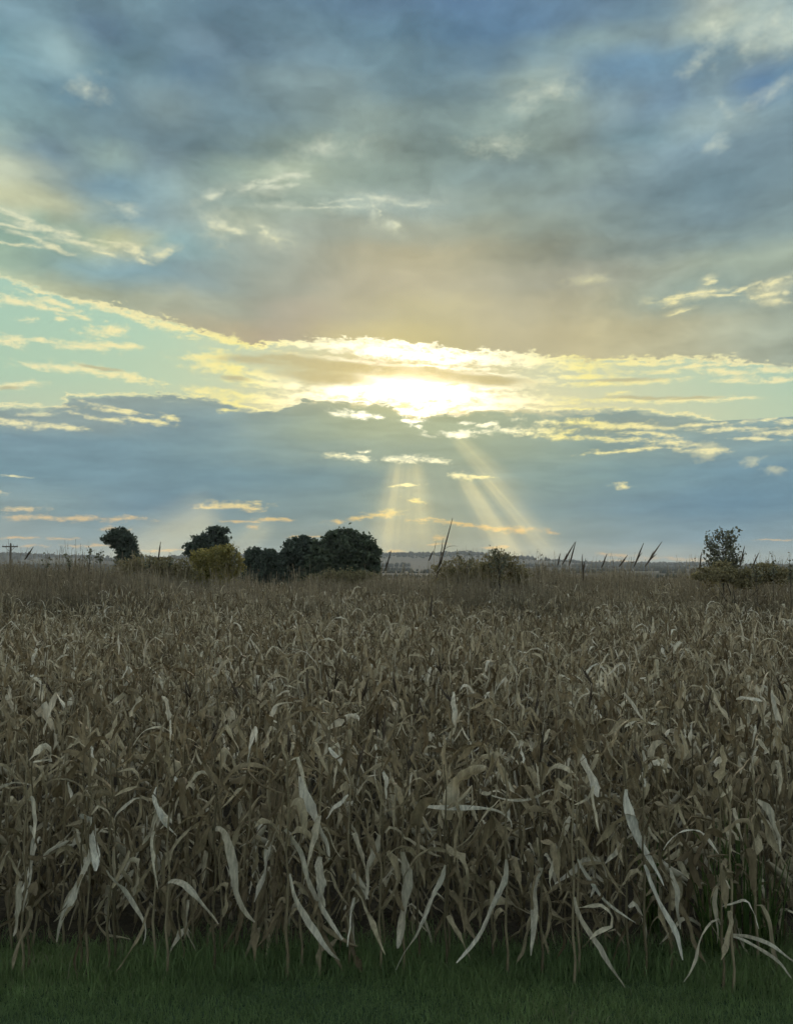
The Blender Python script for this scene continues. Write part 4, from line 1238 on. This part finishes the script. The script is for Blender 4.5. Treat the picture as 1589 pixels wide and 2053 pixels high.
def sapling(name, ells, dist, n, size, label, trunk_px, group=None, thick=1.0):
    """open crown of single broad leaves on thin twigs, the sky showing through"""
    bx = at(trunk_px, 1135, dist).x
    gz = float(ground_z(bx, dist))
    off = np.array([bx, dist, gz])
    root = link(name, None)
    root.location = off
    tag(root, label, 'sapling', group)
    E = [(np.array(at(cx, cy_, dist)) - off, np.array([rx, (rx + ry) * 0.45, ry]) * dist / FPX) for cx, cy_, rx, ry in ells]
    topz = max(c[2] + r[2] for c, r in E)
    ctr = E[0][0]
    v, f = tube([(0, 0, -0.1), (ctr[0] * 0.3, 0, topz * 0.4), (ctr[0], 0, topz * 0.75), (ctr[0] * 1.1, 0, topz * 0.97)], [0.03 * thick, 0.024 * thick, 0.014 * thick, 0.004], 6)
    link('trunk', mesh_np('trunk', v, f, M_bark, np.full(len(v), 0.3), True), root)
    S = Soup()
    for i in range(int(n / 14)):
        c, r = E[int(rng.integers(len(E)))]
        d = rng.normal(size=3)
        d /= np.linalg.norm(d)
        e = c + d * r * rng.uniform(0.55, 1.08)
        z0 = min(topz * 0.9, max(0.3, e[2] - rng.uniform(0.25, 0.7)))
        s = np.array([ctr[0] * min(1, z0 / topz / 0.75), 0, z0])
        mid = s * 0.45 + e * 0.55 + np.array([0, 0, -0.06])
        v, f = tube([tuple(s), tuple(mid), tuple(e)], [0.009, 0.006, 0.003], 4)
        link('limb', mesh_np('limb', v, f, M_bark, np.full(len(v), 0.3)), root)
        for j in range(14):
            t = rng.uniform(0.35, 1.05)
            q = s * (1 - t) ** 2 + 2 * mid * t * (1 - t) + e * t ** 2 + rng.normal(0, 0.05, 3)
            sz = size * rng.uniform(0.6, 1.15)
            rot = np.array(Euler((rng.normal(0, 0.7), rng.normal(0, 0.7), rng.uniform(0, 6.28))).to_matrix())
            lv = np.array([(0, 0, 0), (0.5, 0.08, -0.30), (0.42, 0.10, -0.62), (0, 0, -1.05), (-0.42, 0.10, -0.62), (-0.5, 0.08, -0.30)]) * sz
            S.add(lv @ rot.T + q, [(0, 1, 2), (0, 2, 3), (0, 3, 4), (0, 4, 5)], rng.random())
    link('crown', S.mesh('crown', M_poplar), root)
    return root


sapling('poplar_sapling', [(1448,1095,38,34),(1428,1124,26,18),(1468,1124,26,18),(1416,1090,12,20),(1460,1068,24,14),(1426,1078,18,20),(1474,1084,16,26),(1422,1105,16,22),(1478,1112,14,20),(1448,1140,30,14)], 33, 1700, 0.085, 'leafy sapling standing high above the field at the right', 1448)
for px, py, rx, ry, d, n, lab in [
    (96,1106,6,9,30,28,'leftmost leafy sprig on the skyline at the left'), (140,1110,18,7,30,56,'low leafy sprigs right of the leftmost one'),
    (180,1104,9,11,29,42,'tallest leafy sprig between the pole and the small pine'), (203,1102,11,8,29,42,'leafy sprig just left of the small pine'),
    (300,1113,8,7,30,28,'small leafy sprig left of the upright dark tassel'), (340,1106,13,8,30,42,'leafy sprig between the dark tassel and the layered pine'),
    (470,1104,12,10,36,42,'leafy twigs at the right side of the yellow bush'), (1000,1106,32,14,36,260,'leafy twigs on top of the olive skyline bush'),
    (1548,1112,8,14,27,56,'leafy sprig right of the sapling'), (1582,1122,12,16,27,70,'leafy sprig cut by the right edge'), (1515,1124,18,8,28,42,'low leafy sprig between the sapling and the right edge'),
    (935,1112,22,5,33,42,'small leafy sprigs right of the tallest tassel')]:
    sapling('leafy_sprig', [(px, py, rx, ry), (px, py + ry * 1.4, rx * 0.7, ry)], d, n, 0.075 * d / 30, lab, px, 'leafy sprigs on the skyline', 0.4)

# ------------------------------------------------------------------ utility pole
d = 150.0
top = at(22, 1090, d)
gz = float(ground_z(top.x, d))
pole = link('utility_pole', None)
pole.location = (top.x, d, gz)
tag(pole, 'utility pole with one crossarm on the skyline at the far left', 'utility pole')
H = top.z - gz
v, f = tube([(0, 0, -0.5), (0, 0, H * 0.5), (0, 0, H)], [0.2, 0.17, 0.14], 8)
link('post', mesh_np('post', v, f, M_pole, np.full(len(v), 0.4), True), pole)


def box(c, s):
    v = np.array([(x, y, z) for x in (-1, 1) for y in (-1, 1) for z in (-1, 1)], float) * np.array(s) / 2 + np.array(c)
    f = [(0, 1, 3), (0, 3, 2), (4, 6, 7), (4, 7, 5), (0, 4, 5), (0, 5, 1), (2, 3, 7), (2, 7, 6), (0, 2, 6), (0, 6, 4), (1, 5, 7), (1, 7, 3)]
    return v, np.array(f)


v, f = box((0, -0.22, H - 0.5), (2.6, 0.16, 0.2))
arm = link('crossarm', mesh_np('crossarm', v, f, M_pole, np.full(8, 0.3)), pole)
for x in (-1.2, -0.6, 0.6, 1.2):
    v, f = tube([(x, -0.22, H - 0.40), (x, -0.22, H - 0.25), (x, -0.22, H - 0.18)], [0.04, 0.06, 0.04], 6)
    link('insulator', mesh_np('insulator', v, f, M_porcelain, np.full(len(v), 0.5)), arm)
for s in (-1, 1):
    v, f = tube([(s * 0.75, -0.20, H - 0.62), (s * 0.1, -0.20, H - 1.3)], [0.035, 0.035], 5)
    link('brace', mesh_np('brace', v, f, M_pole, np.full(len(v), 0.3)), pole)

# ------------------------------------------------------------------ woods along the far hills (one mass)
ico_v = np.array([(0, 0, 1), (0.894, 0, 0.447), (0.276, 0.851, 0.447), (-0.724, 0.526, 0.447), (-0.724, -0.526, 0.447), (0.276, -0.851, 0.447), (0.724, 0.526, -0.447), (-0.276, 0.851, -0.447), (-0.894, 0, -0.447), (-0.276, -0.851, -0.447), (0.724, -0.526, -0.447), (0, 0, -1)])
ico_f = np.array([(0,1,2),(0,2,3),(0,3,4),(0,4,5),(0,5,1),(1,6,2),(2,7,3),(3,8,4),(4,9,5),(5,10,1),(6,7,2),(7,8,3),(8,9,4),(9,10,5),(10,6,1),(11,7,6),(11,8,7),(11,9,8),(11,10,9),(11,6,10)])
W = Soup()
def wood_line(y0, y1, x0, x1, n, s0, s1, zf):
    for i in range(n):
        x, y = rng.uniform(x0, x1), rng.uniform(y0, y1)
        if math.sin(x * 0.012 + y0) + 0.6 * math.sin(x * 0.037 + 2) < -0.75:
            continue
        s = rng.uniform(s0, s1)
        v = ico_v * (1 + rng.normal(0, 0.16, (12, 1))) * np.array([s, s, s * rng.uniform(0.8, 1.3)])
        W.add(v + np.array([x, y, float(zf(x, y)) + s * 0.6]), ico_f, rng.random())
wood_line(2300, 2450, -1500, 1500, 2600, 3.0, 6.0, ridge_z)
wood_line(2000, 2250, -1400, 1400, 900, 2.5, 5.0, ridge_z)
wood_line(1600, 1650, -1000, 1000, 900, 2.5, 4.5, ridge_z)
wood_line(1180, 1210, -800, 800, 700, 1.6, 3.4, ground_z)
wood_line(820, 840, -600, 620, 600, 1.2, 2.6, ground_z)
wood_line(500, 512, -340, 350, 420, 0.8, 1.7, ground_z)
tag(link('far_wood', W.mesh('far_wood', M_wood, True)), 'dark line of distant woods and hedges along the low hills', 'woods', kind='stuff')

# ------------------------------------------------------------------ evening haze
hz = bpy.data.materials.new('haze')
hz.use_nodes = True
hz.node_tree.nodes.clear()
hq = NT(hz.node_tree)
pv = hq.node('ShaderNodeVolumePrincipled')
pv.inputs['Color'].default_value = (0.86, 0.92, 1.0, 1)
pv.inputs['Density'].default_value = HAZE
pv.inputs['Anisotropy'].default_value = 0.2
ho = hq.node('ShaderNodeOutputMaterial')
hz.node_tree.links.new(pv.outputs[0], ho.inputs['Volume'])
v, f = box((0, 2100, 20), (9400, 4500, 50))
haze = link('haze', mesh_np('haze', v, f, hz))
tag(haze, 'thin evening haze over the land', 'haze', kind='stuff')
